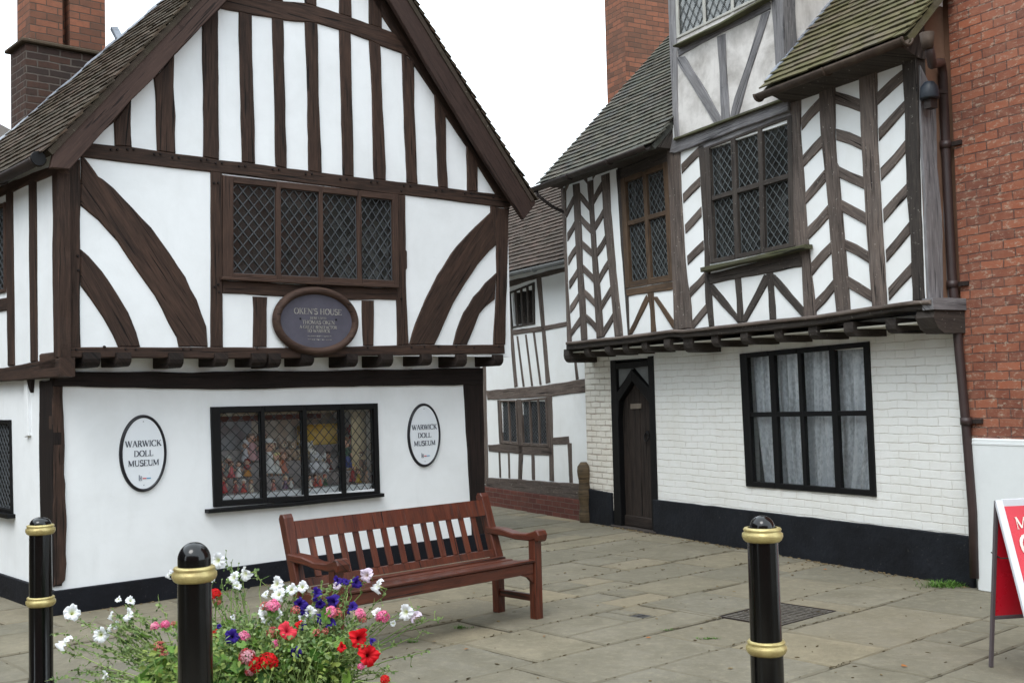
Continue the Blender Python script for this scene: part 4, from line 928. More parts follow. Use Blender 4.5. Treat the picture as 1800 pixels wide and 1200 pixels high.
# ================================================================== GROUND
bm = BM(); v = [bm.verts.new(p) for p in ((-60, -40, -.05), (60, -40, -.05), (60, 90, -.05), (-60, 90, -.05))]; bm.faces.new(v)
m = NM('joint_earth', .95, .1); o_ = m.map('Object'); m.color(m.mix(m.noise(o_, 5, 8, .7), rgb(40, 36, 29), rgb(92, 84, 66))); m.bump(m.noise(o_, 50, 4, .6), .8, .01)
tag(finish(bm, 'ground', m.m, None, recalc=False), kind='structure')
m = NM('york_stone', .82, .3); a = m.attr(); sp = m.n.new('ShaderNodeSeparateColor'); m.link(a, sp.inputs[0]); o_ = m.map('Object')
c = m.ramp(sp.outputs[0], [(0, rgb(128, 123, 108)), (.35, rgb(146, 139, 122)), (.7, rgb(138, 133, 119)), (1, rgb(160, 149, 124))])
n1 = m.noise(o_, 2.2, 9, .7, .4); n2 = m.noise(o_, 13, 8, .75); n3 = m.noise(o_, 90, 4, .6); n0 = m.noise(o_, .55, 5, .6)
c = m.mix(m.math('MULTIPLY', m.ramp(n1, [(.36, 0.), (.62, 1.)]), .6), c, rgb(108, 102, 84))
c = m.mix(m.math('MULTIPLY', m.ramp(n2, [(.48, 0.), (.68, 1.)]), .45), c, rgb(178, 168, 142))
c = m.mix(m.math('MULTIPLY', m.ramp(n0, [(.4, 0.), (.6, 1.)]), .35), c, rgb(128, 122, 104))
c = m.mix(.3, c, m.mix(n3, 0.0, c, 'MULTIPLY'))
n5 = m.noise(m.map('Object', (1, 1, 1), (8, 2, 0)), 6, 9, .8); c = m.mix(m.math('MULTIPLY', m.ramp(n5, [(.60, 0.), (.64, 1.)]), .55), c, rgb(84, 78, 64))
c = m.mix(m.math('MULTIPLY', sp.outputs[2], m.ramp(n2, [(.35, .1), (.65, .75)])), c, rgb(96, 90, 76))
c = m.mix(m.math('MULTIPLY', m.ramp(sp.outputs[1], [(.7, 0.), (1, 1.)]), .25), c, rgb(168, 150, 118))
n6 = m.noise(m.map('Object', (1, 1, 1), (3, 9, 0)), 1.1, 10, .85, 1.5); c = m.mix(m.math('MULTIPLY', m.ramp(n6, [(.485, 0.), (.50, 1.), (.515, 0.)]), .45), c, rgb(96, 90, 76))
n7 = m.noise(m.map('Object', (1, 1, 1), (1, 5, 2)), 26, 3, .5); c = m.mix(m.ramp(n7, [(.70, 0.), (.74, .5)]), c, rgb(92, 88, 78))
m.color(c); m.bump(m.mix(.4, m.mix(.5, n1, n2), n3), .75, .014); MT['stone'] = m.m
PF = H1   # the flags run square to the gabled house
def w2p(p): q = Vector((p[0], p[1], 0)) - PF.o; return q.dot(PF.ex), q.dot(PF.ey)
man = [w2p(ground(u, v)) for u, v in ((1267,1075),(1380,1060),(1452,1081),(1370,1095))]
mc = (sum(p[0] for p in man) / 4, sum(p[1] for p in man) / 4); MHX, MHY = .37, .27
drn = w2p(ground(1127, 1081)); DH = .06
bm = BM(); rnd = random.Random(11)
y = -11.0
holes_ = [(mc[0] - MHX, mc[0] + MHX, mc[1] - MHY, mc[1] + MHY), (drn[0] - DH - .01, drn[0] + DH + .01, drn[1] - DH - .01, drn[1] + DH + .01)]
def stone(x0, x1, y0, y1):
    if x1 - x0 < .03 or y1 - y0 < .03: return
    for h in holes_:
        if x0 < h[1] - 1e-4 and x1 > h[0] + 1e-4 and y0 < h[3] - 1e-4 and y1 > h[2] + 1e-4:
            stone(x0, h[0], y0, y1); stone(h[1], x1, y0, y1); stone(max(x0, h[0]), min(x1, h[1]), y0, h[2]); stone(max(x0, h[0]), min(x1, h[1]), h[3], y1); return
    g = rnd.uniform(.004, .009); n = 6
    def edge(ax, ay, bx_, by_):
        return [(ax + (bx_ - ax) * i / n + rnd.uniform(-.005, .005), ay + (by_ - ay) * i / n + rnd.uniform(-.005, .005)) for i in range(n)]
    x0 += g; x1 -= g; y0 += g; y1 -= g
    P = edge(x0, y0, x1, y0) + edge(x1, y0, x1, y1) + edge(x1, y1, x0, y1) + edge(x0, y1, x0, y0)
    cx, cy = (x0 + x1) / 2, (y0 + y1) / 2; tx, ty = rnd.gauss(0, .004), rnd.gauss(0, .004); zb = rnd.gauss(0, .0025)
    def wp(a, b, z): q = PF.o + PF.ex * a + PF.ey * b; return (q.x, q.y, z + (a - cx) * tx + (b - cy) * ty + zb)
    ei = rnd.uniform(.008, .02); ins = [(cx + (a - cx) * (1 - ei / max(.1, abs(x1 - cx))) + rnd.uniform(-.003, .003), cy + (b - cy) * (1 - ei / max(.1, abs(y1 - cy))) + rnd.uniform(-.003, .003)) for a, b in P]
    A = [bm.verts.new(wp(a, b, 0)) for a, b in ins]; B = [bm.verts.new(wp(a, b, -.009)) for a, b in P]; C = [bm.verts.new(wp(a, b, -.06)) for a, b in P]
    fs = [bm.faces.new(A)]
    for U, Vv in ((A, B), (B, C)):
        for i in range(len(A)):
            j = (i + 1) % len(A); fs.append(bm.faces.new([U[i], Vv[i], Vv[j], U[j]]))
    c = rnd.random(); r2 = rnd.random(); setcol(bm, fs, (c, r2, 0)); setcol(bm, fs[1:], (c, r2, 1))
JL = []; PFA = math.radians(41.7)
while y < 12.5:
    JL.append(y)
    hgt = rnd.choice((.45, .55, .62, .7, .8)); x = -7 + rnd.uniform(-.6, 0)
    while x < 12:
        ln = rnd.uniform(.55, 1.35)
        p = PF.o + PF.ex * (x + ln / 2) + PF.ey * (y + hgt / 2)
        if p.y > -1.5 and abs(p.x) < 1.5 + p.y * .62 or p.y < 6 and abs(p.x) < 5 and p.y > -3:
            if rnd.random() < .14 and hgt > .5: stone(x, x + ln, y, y + hgt * .48); stone(x, x + ln * .55, y + hgt * .48, y + hgt); stone(x + ln * .55, x + ln, y + hgt * .48, y + hgt)
            else: stone(x, x + ln, y, y + hgt)
        x += ln
    y += hgt
tag(finish(bm, 'pavement', MT['stone'], None, recalc=True), kind='structure')
# manhole cover with chequer pattern
bm = BM(); box(bm, -MHX + .012, MHX - .012, -MHY + .012, MHY - .012, -.05, -.004, bev=.003)
nx_, ny_ = 11, 8
for i in range(nx_):
    for j in range(ny_):
        cx = -MHX + .07 + i * (2 * MHX - .14) / (nx_ - 1); cy = -MHY + .06 + j * (2 * MHY - .12) / (ny_ - 1)
        box(bm, cx - .022, cx + .022, cy - .016, cy + .016, -.0045, .002)
mo = finish(bm, 'manhole_cover', simple('cast_iron_cover', rgb(104, 98, 90), .6, .5, .3, var=.3, bumps=.3, sc=12), None)
q = PF.o + PF.ex * mc[0] + PF.ey * mc[1]; mo.location = q; mo.rotation_euler = (0, 0, PF.ang); tag(mo, 'rectangular studded iron manhole cover set in the flagstones', 'manhole cover')
bm = BM()
for i in range(4): a = -math.pi
for x0_, x1_, y0_, y1_ in ((-MHX, MHX, -MHY, -MHY + .011), (-MHX, MHX, MHY - .011, MHY), (-MHX, -MHX + .011, -MHY + .0115, MHY - .0115), (MHX - .011, MHX, -MHY + .0115, MHY - .0115)): box(bm, x0_, x1_, y0_, y1_, -.05, .001)
finish(bm, 'cover_frame', MT['iron'], mo)
bm = BM(); box(bm, -DH, DH, -DH, DH, -.05, -.003, bev=.002); box(bm, -DH + .02, DH - .02, -.006, .006, -.004, .002)
do = finish(bm, 'drain_cover', simple('small_iron_cover', rgb(70, 68, 66), .6, .5, .3), None); q = PF.o + PF.ex * drn[0] + PF.ey * drn[1]; do.location = q; do.rotation_euler = (0, 0, PF.ang)
tag(do, 'small square iron drain cover between bench and right bollard', 'drain cover')
# worn brick lying by the plinth, dirt strip along the wall
bp = ground(1490, 990); bm = BM(); box(bm, -.12, .12, -.055, .055, -.01, .035, bev=.012); bo = finish(bm, 'loose_brick', MT['pbrick'], None); bo.location = (bp.x, bp.y, 0); bo.rotation_euler = (0, 0, math.radians(-50)); tag(bo, 'worn red brick lying at the foot of the black plinth', 'brick')
bm = BM(); rr = random.Random(5)
for i in range(520):
    if rr.random() < .6: s_ = rr.uniform(.3, 6.0); p = H2.w(s_, -.04 - abs(rr.gauss(0, .05)), 0)
    elif rr.random() < .6: s_ = rr.uniform(-.1, 4.5); p = H1.w(s_, -.05 - abs(rr.gauss(0, .05)), 0)
    else: p = Vector((rr.uniform(-3, 4), rr.uniform(5.5, 12), 0))
    a = rr.uniform(0, 6.3); s = rr.uniform(.006, .02); h = rr.uniform(.001, .006)
    m_ = Matrix.Translation(p + Vector((0, 0, .006))) @ Matrix.Rotation(a, 4, 'Z') @ Matrix.Diagonal((s, s * rr.uniform(.3, .8), h, 1))
    bmesh.ops.create_icosphere(bm, subdivisions=1, radius=1, matrix=m_)
tag(finish(bm, 'debris', simple('grit', rgb(128, 112, 84), .95, .1, var=.3, sc=1), None), 'specks of grit and dead leaves scattered on the flagstones', 'debris', kind='stuff')
# dark twigs, moss and dirt gathered in the paving joints
bm = BM()
for i in range(1300):
    p = Vector((rr.uniform(-3.6, 4.4), rr.uniform(5.0, 13.5), 0)); a_, b_ = w2p(p); hz = False
    # pull onto the nearest joint line
    r_ = rr.random(); j = min(JL, key=lambda q: abs(q - b_)); p = PF.o + PF.ex * a_ + PF.ey * (j + rr.gauss(0, .008)) if r_ < .75 else p
    q_ = p - H2.o
    if q_.dot(H2.ey) > -.03 or ((p - H1.o).dot(H1.ey) > -.03 and 0 < (p - H1.o).dot(H1.ex) < 4.6): continue
    an = PFA + rr.gauss(0, .35) if r_ < .75 else rr.uniform(0, 6.3); s = rr.uniform(.005, .024)
    m_ = Matrix.Translation(p + Vector((0, 0, .003))) @ Matrix.Rotation(an, 4, 'Z') @ Matrix.Diagonal((s, s * rr.uniform(.1, .3), rr.uniform(.002, .005), 1))
    bmesh.ops.create_icosphere(bm, subdivisions=1, radius=1, matrix=m_)
tag(finish(bm, 'joint_dirt', simple('dark_dirt', rgb(88, 76, 56), .95, .1, var=.3, sc=1), None), 'dark twigs and moss gathered in the paving joints', 'debris', kind='stuff')
# fallen leaves
bm = BM(); lf = simple('dead_leaf', rgb(150, 96, 52), .8, .2, sc=2)
for u, v in ((1588, 1168), (1360, 1090), (957, 1117), (1140, 1120), (1590, 1170), (1180, 945), (1450, 1000), (820, 1140)):
    p = ground(u, v, .008); a = rr.uniform(0, 6); m_ = Matrix.Translation(p) @ Matrix.Rotation(a, 4, 'Z') @ Matrix.Rotation(rr.uniform(-.3, .3), 4, 'X')
    vs = [bm.verts.new(m_ @ Vector(q)) for q in ((-.02, 0, 0), (0, -.012, .004), (.022, 0, 0), (0, .012, .005))]; bm.faces.new(vs)
tag(finish(bm, 'dead_leaves', lf, None), 'a few brown dead leaves on the paving', 'leaves', kind='stuff')
# weeds
def blade(bm, p, h, lean, az, w=.004):
    d = Vector((math.cos(az), math.sin(az), 0)); s = Vector((-d.y, d.x, 0)); pr = None
    for i in range(4):
        t = i / 3; c = Vector(p) + d * (lean * t * t) + Vector((0, 0, h * t * (1 - .25 * t))); ww = w * (1 - t * .85)
        cur = (bm.verts.new(c - s * ww), bm.verts.new(c + s * ww))
        if pr: bm.faces.new([pr[0], pr[1], cur[1], cur[0]])
        pr = cur
grass_m = simple('weed_green', rgb(92, 128, 52), .6, .3, var=.3, sc=30, dark=rgb(60, 92, 34))
def weed(u, v, n, sx, sy, h, label):
    bm = BM(); c0 = ground(u, v); c0.z = 0
    for i in range(n):
        p = c0 + Vector((rr.gauss(0, sx), rr.gauss(0, sy), 0)); blade(bm, (p.x - c0.x, p.y - c0.y, .0), rr.uniform(.3, 1) * h, rr.uniform(.3, 1.4) * h, rr.uniform(0, 6.3), rr.uniform(.002, .005))
    o = finish(bm, 'weed', grass_m, None, recalc=False); o.location = c0; tag(o, label, 'weed'); return o
weed(1672, 1030, 420, .11, .05, .075, 'patch of green weeds at the foot of the brown downpipe')
weed(810, 1103, 60, .03, .015, .03, 'tuft of weed in a paving joint below the bench front')
weed(724, 1128, 40, .02, .01, .025, 'tiny weed in a joint right of the flower tub')
weed(1245, 1122, 60, .05, .01, .02, 'thin line of weed in a joint left of the right bollard')
weed(1170, 1107, 30, .03, .01, .018, 'faint sprig of weed in a joint below the small drain cover')
# rotten wooden post against the wall
sb = ground(*px('G', [(384, 1122)])[0]); sb.z = 0
zt_ = .0
r_ = ray(*px('G', [(380, 930)])[0]); t_ = sb.y / r_.y; hp = (EYE + r_ * t_).z
bm = BM(); n_ = 14; seg = 14; rings = []
for i in range(n_):
    t = i / (n_ - 1); z = hp * t; r = .088 * (1 + .12 * math.sin(i * 1.3)) * (1 if t < .93 else 1 - (t - .93) * 7)
    rings.append([bm.verts.new((r * math.cos(a) * (1 + .14 * noise.noise(Vector((a * 1.4, z * 4, 1)))) - .02 * t, r * math.sin(a) * (1 + .14 * noise.noise(Vector((a, z * 5, 7)))), z)) for a in [2 * math.pi * k / seg for k in range(seg)]])
for a_, b_ in zip(rings, rings[1:]):
    for i in range(seg): j = (i + 1) % seg; f = bm.faces.new([a_[i], a_[j], b_[j], b_[i]]); f.smooth = True
bm.faces.new(rings[-1])
so_ = finish(bm, 'wooden_post', wood('rotten_post', rgb(58, 50, 40), rgb(110, 92, 68), .5, bump=1, patch=rgb(50, 46, 42)), None); so_.location = sb; tag(so_, 'short rotten wooden guard post left of the dark door', 'post')
# ================================================================== BOLLARDS
MT['blk_gloss'] = simple('gloss_black_bollard', rgb(9, 9, 10), .16, .35, var=.1, sc=3, coat=.25)
MT['gold'] = simple('dull_gold_paint', rgb(196, 182, 124), .36, .5, .4, var=.2, bumps=.15, sc=20, dark=rgb(158, 140, 92))
def bollard(u, vtop, Y, W_, ring_v, label, dome):
    top = atY(u, vtop, Y); b = empty('bollard', (top.x, top.y, 0), 0, label, 'bollard', 'black and gold bollards')
    H = top.z; R = W_ / 2
    zr = [atY(u, rv, Y).z for rv in ring_v]
    bm = BM(); zn = zr[0]
    lathe(bm, [(R * 1.12, -.02), (R * 1.12, .06), (R * 1.02, .08), (R * 1.02, zr[1] - .01), (R * .985, zr[1] + .01), (R * .95, zn - .02), (R * .9, zn + .02)] , 40)
    finish(bm, 'post', MT['blk_gloss'], b)
    bm = BM(); hd = H - (zn + .025)
    lathe(bm, [(R * dome, zn + .015), (R * dome, max(zn + .03, H - R * dome * 1.05))] + [(R * dome * math.cos(t), max(zn + .03, H - R * dome * 1.05) + (H - max(zn + .03, H - R * dome * 1.05)) * math.sin(t)) for t in [math.pi / 2 * k / 12 for k in range(1, 13)]], 40)
    finish(bm, 'cap', MT['blk_gloss'], b)
    for z in zr:
        bm = BM(); k = R / .07
        lathe(bm, [(R * .9, z - .032 * k), (R * 1.05, z - .03 * k), (R * 1.18, z - .022 * k), (R * 1.27, z - .008 * k), (R * 1.26, z + .006 * k), (R * 1.14, z + .013 * k), (R * 1.15, z + .018 * k), (R * 1.19, z + .023 * k), (R * 1.12, z + .03 * k), (R * .9, z + .032 * k)], 40)
        finish(bm, 'ring', MT['gold'], b)
    return b
bollard(71, 908, 6.75, .134, (930, 1056), 'left bollard, furthest from the others, in front of the house corner post', .92)
bollard(341, 952, 4.9, .152, (1008, 1225), 'middle bollard rising in front of the flower tub', .93)
bollard(1339, 905, 5.25, .149, (939, 1137), 'right bollard standing alone on the paving in front of the manhole cover', .78)
# ================================================================== BENCH
MT['bench'] = wood('varnished_hardwood', rgb(50, 22, 16), rgb(100, 48, 31), .55, rough=.36, bump=.45, patch=rgb(92, 54, 40), spec=.4)
FR_ = ground(939, 1088); BR_ = ground(877, 1076)
ltop = atY(513, 912, 7.50); rtop = atY(853, 874, 8.72)
bd = Vector((ltop.x - rtop.x, ltop.y - rtop.y, 0)); BL = bd.length; bd.normalize()
# bench axes: x from right end to left end reversed -> use origin at front left
ba = math.atan2(-bd.y, -bd.x)
ex = Vector((math.cos(ba), math.sin(ba), 0)); ey = Vector((-math.sin(ba), math.cos(ba), 0))
LEN = BL + .06; DEP = (BR_ - FR_).dot(ey)
org = FR_ - ex * (LEN - .03)
bn = empty('garden_bench', (org.x, org.y, 0), ba, 'slatted red brown hardwood bench with scrolled arms in front of the white wall', 'bench')
HT = rtop.z + .015; SH = .43; DEP = max(.42, DEP)
lean = .16
def bpart(name, fn): bm = BM(); fn(bm); return finish(bm, name, MT['bench'], bn)
for x in (0, LEN):
    bpart('leg', lambda bm: prism(bm, [(-.03, 0), (.04, 0), (.04, .60), (-.03, .60)], x - .035, x + .035, 'x', bev=.005, jit=0))
    yb = DEP
    bpart('back_post', lambda bm: prism(bm, [(yb - .035, 0), (yb + .035, 0), (yb + .04, SH - .05), (yb + lean + .045, HT - .03), (yb + lean + .03, HT), (yb + lean - .01, HT + .005), (yb + lean - .03, HT - .02), (yb - .03, SH)], x - .035, x + .035, 'x', bev=.006, jit=0))
    arm = [(-.08, .60), (-.085, .635), (-.07, .665), (-.045, .672), (-.02, .66), (.06, .635), (.2, .63), (.34, .655), (yb + .09, .66), (yb + .075, .61), (.3, .60), (.18, .585), (.04, .585), (-.02, .595), (-.035, .60), (-.045, .585), (-.065, .583)]
    bpart('armrest', lambda bm: prism(bm, arm, x - .045, x + .045, 'x', bev=.008, jit=0))
    bpart('side_rail', lambda bm: box(bm, x - .02, x + .02, .035, yb - .03, SH - .09, SH - .02, bev=.004))
    bpart('stretcher', lambda bm: box(bm, x - .02, x + .02, .035, yb - .03, .13, .18, bev=.004))
bpart('front_rail', lambda bm: (box(bm, .035, LEN - .035, -.015, .02, SH - .085, SH - .005, bev=.004), prism(bm, [(.036, SH - .16), (.036, SH - .086), (.16, SH - .086), (.09, SH - .11), (.07, SH - .13)], -.012, .017, bev=.002, jit=0), prism(bm, [(LEN - .036, SH - .16), (LEN - .036, SH - .086), (LEN - .16, SH - .086), (LEN - .09, SH - .11), (LEN - .07, SH - .13)], -.012, .017, bev=.002, jit=0)))
for i in range(5):
    y0_ = -.035 + i * (DEP - .02) / 5 + .0; z_ = SH + (.0, -.012, -.02, -.016, -.004)[i]
    bpart('seat_slat', lambda bm: box(bm, .037, LEN - .037, y0_, y0_ + (DEP - .02) / 5 - .014, z_, z_ + .02, bev=.005))
def onback(h): return DEP + (h - SH) / (HT - SH) * lean
bpart('top_rail', lambda bm: prism(bm, [(onback(HT - .16) - .02, HT - .165), (onback(HT - .16) + .018, HT - .165), (onback(HT - .05) + .018, HT - .05), (onback(HT - .05) - .02, HT - .045)], .036, LEN - .036, 'x', bev=.006, jit=0))
bpart('bottom_rail', lambda bm: prism(bm, [(DEP - .015, SH + .01), (DEP + .015, SH + .01), (DEP + .03, SH + .06), (DEP - .0, SH + .06)], .036, LEN - .036, 'x', bev=.004, jit=0))
for i in range(13):
    x = .036 + (LEN - .072) * (i + 1) / 14
    def f(bm):
        bar(bm, (x, onback(SH + .06), SH + .06), (x, onback(HT - .165), HT - .165), .05, .016, up=Vector((0, 1, 0)), bev=.003)
    bpart('back_slat', f)
# ================================================================== LETTERING (roman capitals drawn as strokes)
TK, TN, SR = .125, .05, .035
def _arc(cx, cy, rx, ry, a0, a1, n=14): return [(cx + rx * math.cos(math.radians(a0 + (a1 - a0) * i / n)), cy + ry * math.sin(math.radians(a0 + (a1 - a0) * i / n))) for i in range(n + 1)]
def GL(ch):
    L = []; 
    def ln(x0, y0, x1, y1, w): L.append(([(x0, y0), (x1, y1)], w))
    def sf(x, y, h=.13): L.append(([(x - h, y), (x + h, y)], SR))
    def stem(x, w=TK): ln(x, 0, x, 1, w); sf(x, .02); sf(x, .98)
    def arc(*a, w=None): L.append((_arc(*a), w if w else 'arc'))
    W_ = .7
    if ch == 'A': ln(.1, 0, .42, 1, TN); ln(.42, 1, .74, 0, TK); ln(.2, .36, .62, .36, TN); sf(.1, .02, .1); sf(.74, .02, .12); W_ = .84
    elif ch == 'B': stem(.16); arc(.3, .74, .24, .24, 90, -90); arc(.3, .27, .3, .27, 90, -90); ln(.16, .98, .3, .98, TN); ln(.16, .51, .3, .51, TN); ln(.16, .02, .3, .02, TN); W_ = .68
    elif ch == 'C': arc(.48, .5, .40, .49, 45, 315); ln(.78, .66, .78, .95, TN); W_ = .86
    elif ch == 'D': stem(.16); arc(.32, .5, .44, .48, 90, -90); ln(.16, .98, .32, .98, TN); ln(.16, .02, .32, .02, TN); W_ = .86
    elif ch == 'E': stem(.16); ln(.16, .97, .6, .97, TN); ln(.16, .5, .5, .5, TN); ln(.16, .03, .64, .03, TN); ln(.6, .8, .6, 1, TN); ln(.64, 0, .64, .2, TN); W_ = .72
    elif ch == 'F': stem(.16); ln(.16, .97, .6, .97, TN); ln(.16, .5, .48, .5, TN); ln(.6, .8, .6, 1, TN); W_ = .66
    elif ch == 'G': arc(.48, .5, .40, .49, 45, 330); ln(.8, 0.05, .8, .45, TK); sf(.8, .45); W_ = .92
    elif ch == 'H': stem(.16); stem(.7); ln(.16, .5, .7, .5, TN); W_ = .88
    elif ch == 'I': stem(.16); W_ = .34
    elif ch == 'K': stem(.16); ln(.2, .42, .66, 1, TN); ln(.34, .55, .72, 0, TK); sf(.66, .98, .1); sf(.74, .02, .1); W_ = .82
    elif ch == 'L': stem(.16); ln(.16, .03, .62, .03, TN); ln(.62, 0, .62, .24, TN); W_ = .7
    elif ch == 'M': ln(.12, 0, .14, 1, TN); ln(.14, 1, .48, .08, TK); ln(.48, .08, .84, 1, TN); ln(.84, 1, .86, 0, TK); sf(.12, .02, .1); sf(.86, .02); sf(.1, .98, .08); sf(.88, .98, .1); W_ = 1.02
    elif ch == 'N': ln(.12, 0, .12, 1, TN); ln(.12, 1, .74, 0, TK); ln(.74, 0, .74, 1, TN); sf(.12, .02, .1); sf(.74, .98, .1); sf(.06, .98, .08); W_ = .88
    elif ch == 'O': arc(.46, .5, .38, .49, 0, 360); W_ = .92
    elif ch == 'R': stem(.16); arc(.3, .74, .26, .24, 90, -90); ln(.16, .98, .3, .98, TN); ln(.16, .51, .3, .51, TN); ln(.36, .5, .68, 0, TK); sf(.72, .02, .09); W_ = .78
    elif ch == 'S': arc(.32, .74, .24, .24, 30, 250, w=.1); arc(.32, .27, .27, .26, 95, -150, w=.12); W_ = .64
    elif ch == 'T': stem(.36); ln(.04, .97, .68, .97, TN); ln(.05, .8, .05, 1, TN); ln(.67, .8, .67, 1, TN); W_ = .72
    elif ch == 'U': ln(.16, .3, .16, 1, TK); ln(.7, .3, .7, 1, TN); arc(.43, .3, .27, .28, 180, 360, w=.09); sf(.16, .98); sf(.7, .98, .1); W_ = .86
    elif ch == 'V': ln(.08, 1, .4, 0, TK); ln(.4, 0, .7, 1, TN); sf(.08, .98); sf(.7, .98, .1); W_ = .78
    elif ch == 'W': ln(.06, 1, .32, 0, TK); ln(.32, 0, .56, .98, TN); ln(.5, 1, .78, 0, TK); ln(.78, 0, 1.02, 1, TN); sf(.06, .98); sf(.52, .98); sf(1.02, .98, .1); W_ = 1.1
    elif ch == "'": ln(.12, .75, .14, 1, .1); W_ = .26
    elif ch == ' ': W_ = .42
    return L, W_
def text(bm, s, cx, cz, h, width=None, y=-.001, t=.003, left=False):
    """upright letters in the sign's x-z plane, facing -y"""
    gl = [GL(c) for c in s]; tot = sum(w for _, w in gl); sx = (width / tot) if width else h; x = cx if left else cx - tot * sx / 2; e = 0
    for L, w in gl:
        for pts, wd in L:
            for i in range(len(pts) - 1):
                a = Vector((x + pts[i][0] * sx, cz + (pts[i][1] - .5) * h)); b = Vector((x + pts[i+1][0] * sx, cz + (pts[i+1][1] - .5) * h))
                d = b - a
                if d.length < 1e-6: continue
                n = Vector((-d.y, d.x)).normalized()
                ww = wd
                if wd == 'arc': ww = TN + (TK - TN) * abs(n.x) ** 1.3
                hw = ww * (sx * abs(n.x) + h * abs(n.y)) / 2; e = (e + 1) % 9; yy = y - e * .00012
                ext = d.normalized() * (.0 if len(pts) == 2 else hw * .25)
                q = [a - ext + n * hw, b + ext + n * hw, b + ext - n * hw, a - ext - n * hw]
                f = [bm.verts.new((p.x, yy - t, p.y)) for p in q]; g = [bm.verts.new((p.x, yy, p.y)) for p in q]
                bm.faces.new(f)
                for k in range(4): bm.faces.new([f[k], g[k], g[(k+1) % 4], f[(k+1) % 4]])
        x += w * sx
def ellipse(rx, rz, n=64, cx=0, cz=0): return [(cx + rx * math.cos(2*math.pi*i/n), cz + rz * math.sin(2*math.pi*i/n)) for i in range(n)]
def torus(bm, rx, rz, w, d, y0, n=72, round_=True):
    sec = [(0, 0), (.06, .5), (.25, .88), (.5, 1), (.75, .88), (.94, .5), (1, 0)]; rings = []
    for i in range(n):
        a = 2 * math.pi * i / n; c, s = math.cos(a), math.sin(a)
        rings.append([bm.verts.new(((rx - w * q) * c, y0 - d * r, (rz - w * q) * s)) for q, r in sec])
    for i in range(n):
        A, B = rings[i], rings[(i + 1) % n]
        for k in range(len(sec) - 1): f = bm.faces.new([A[k], A[k+1], B[k+1], B[k]]); f.smooth = True
MT['sign_white'] = simple('sign_white_enamel', rgb(228, 233, 238), .3, .5, var=.02)
MT['sign_black'] = simple('sign_black_rim', rgb(18, 17, 26), .3, .5, var=.1)
MT['ink'] = simple('sign_lettering', rgb(36, 42, 62), .4, .4, var=.05)
MT['grey_ink'] = simple('sign_grey_mark', rgb(110, 116, 128), .4, .4, var=.05); MT['red_ink'] = simple('sign_red_mark', rgb(196, 60, 70), .4, .4, var=.05); MT['blue_ink'] = simple('sign_blue_mark', rgb(70, 150, 190), .4, .4, var=.05)
def museum_sign(t, c, r, l, tp, b, label):
    y = -.012
    C0 = H1.on(*px(t, [c])[0], y); R_ = H1.on(*px(t, [r])[0], y); L_ = H1.on(*px(t, [l])[0], y); T_ = H1.on(*px(t, [tp])[0], y); B_ = H1.on(*px(t, [b])[0], y)
    cx = (R_[0] + L_[0]) / 2; cz = (T_[1] + B_[1]) / 2; rx = (R_[0] - L_[0]) / 2; rz = (T_[1] - B_[1]) / 2
    o = empty('oval_sign', H1.w(cx, 0, cz), H1.ang, label, 'sign', 'oval museum signs')
    bm = BM(); prism(bm, ellipse(rx * .95, rz * .95), -.014, -.001, bev=0, jit=0); finish(bm, 'panel', MT['sign_white'], o)
    bm = BM(); torus(bm, rx, rz, rx * .145, .022, -.002); finish(bm, 'rim', MT['sign_black'], o)
    k = rz / .335
    for wd_, z_, h_, w_ in (('WARWICK', .085, .052, 1.52), ('DOLL', .0, .05, .82), ('MUSEUM', -.083, .05, 1.30)):
        bm = BM(); text(bm, wd_, 0, z_ * k, h_ * k, w_ * rx, -.0145); finish(bm, 'lettering', MT['ink'], o)
    bm = BM()
    for bx_ in ((-.045, -.038, -.235, -.185), (-.038, -.018, -.2, -.196), (-.038, -.018, -.235, -.231), (-.022, -.018, -.231, -.2), (-.034, -.026, -.224, -.206)): box(bm, bx_[0] * k, bx_[1] * k, -.0165, -.0142, bx_[2] * k, bx_[3] * k)
    finish(bm, 'emblem', MT['grey_ink'], o)
    bm = BM(); box(bm, -.01 * k, .022 * k, -.0163, -.0142, -.222 * k, -.213 * k); finish(bm, 'small_print', MT['red_ink'], o)
    bm = BM(); box(bm, .024 * k, .062 * k, -.0163, -.0142, -.222 * k, -.213 * k); finish(bm, 'small_print', MT['blue_ink'], o)
    bm = BM()
    for z in (.275, -.275): bmesh.ops.create_cone(bm, segments=8, radius1=.005, radius2=.004, depth=.004, cap_ends=True, matrix=Matrix.Translation((0, -.015, z * k)) @ Matrix.Rotation(math.pi/2, 4, 'X'))
    finish(bm, 'screws', MT['lead'], o)
museum_sign('S', (410, 612), (748, 610), (78, 610), (410, 68), (420, 1155), 'larger looking oval museum sign on the white wall left of the shop window')
museum_sign('F', (1080, 285), (1158, 290), (1000, 280), (1078, 132), (1083, 438), 'oval museum sign on the white wall right of the shop window')
# plaque
y = UY - .05
R_, L_, T_, B_ = [H1.on(*px('Q', [p])[0], y) for p in ((1405, 600), (18, 590), (770, 32), (770, 1150))]
cx, cz, rx, rz = (R_[0] + L_[0]) / 2, (T_[1] + B_[1]) / 2, (R_[0] - L_[0]) / 2, (T_[1] - B_[1]) / 2
pq = empty('oval_plaque', H1.w(cx, UY, cz), H1.ang, 'oval slate plaque in a thick wooden rim under the upper leaded window', 'plaque')
bm = BM(); torus(bm, rx, rz, rx * .165, .055, -.012); prism(bm, ellipse(rx - .01, rz - .01), -.015, -.004, bev=0, jit=0); finish(bm, 'rim', MT['frame1'], pq)
bm = BM(); prism(bm, ellipse(rx * .87, rz * .87), -.026, -.016, bev=0, jit=0); finish(bm, 'slate', simple('slate_board', rgb(82, 80, 92), .6, .4, var=.12, bumps=.2), pq)
bm = BM(); Y0 = -.0265; U = 2 * rx / 1387; Vv = 2 * rz / 1118
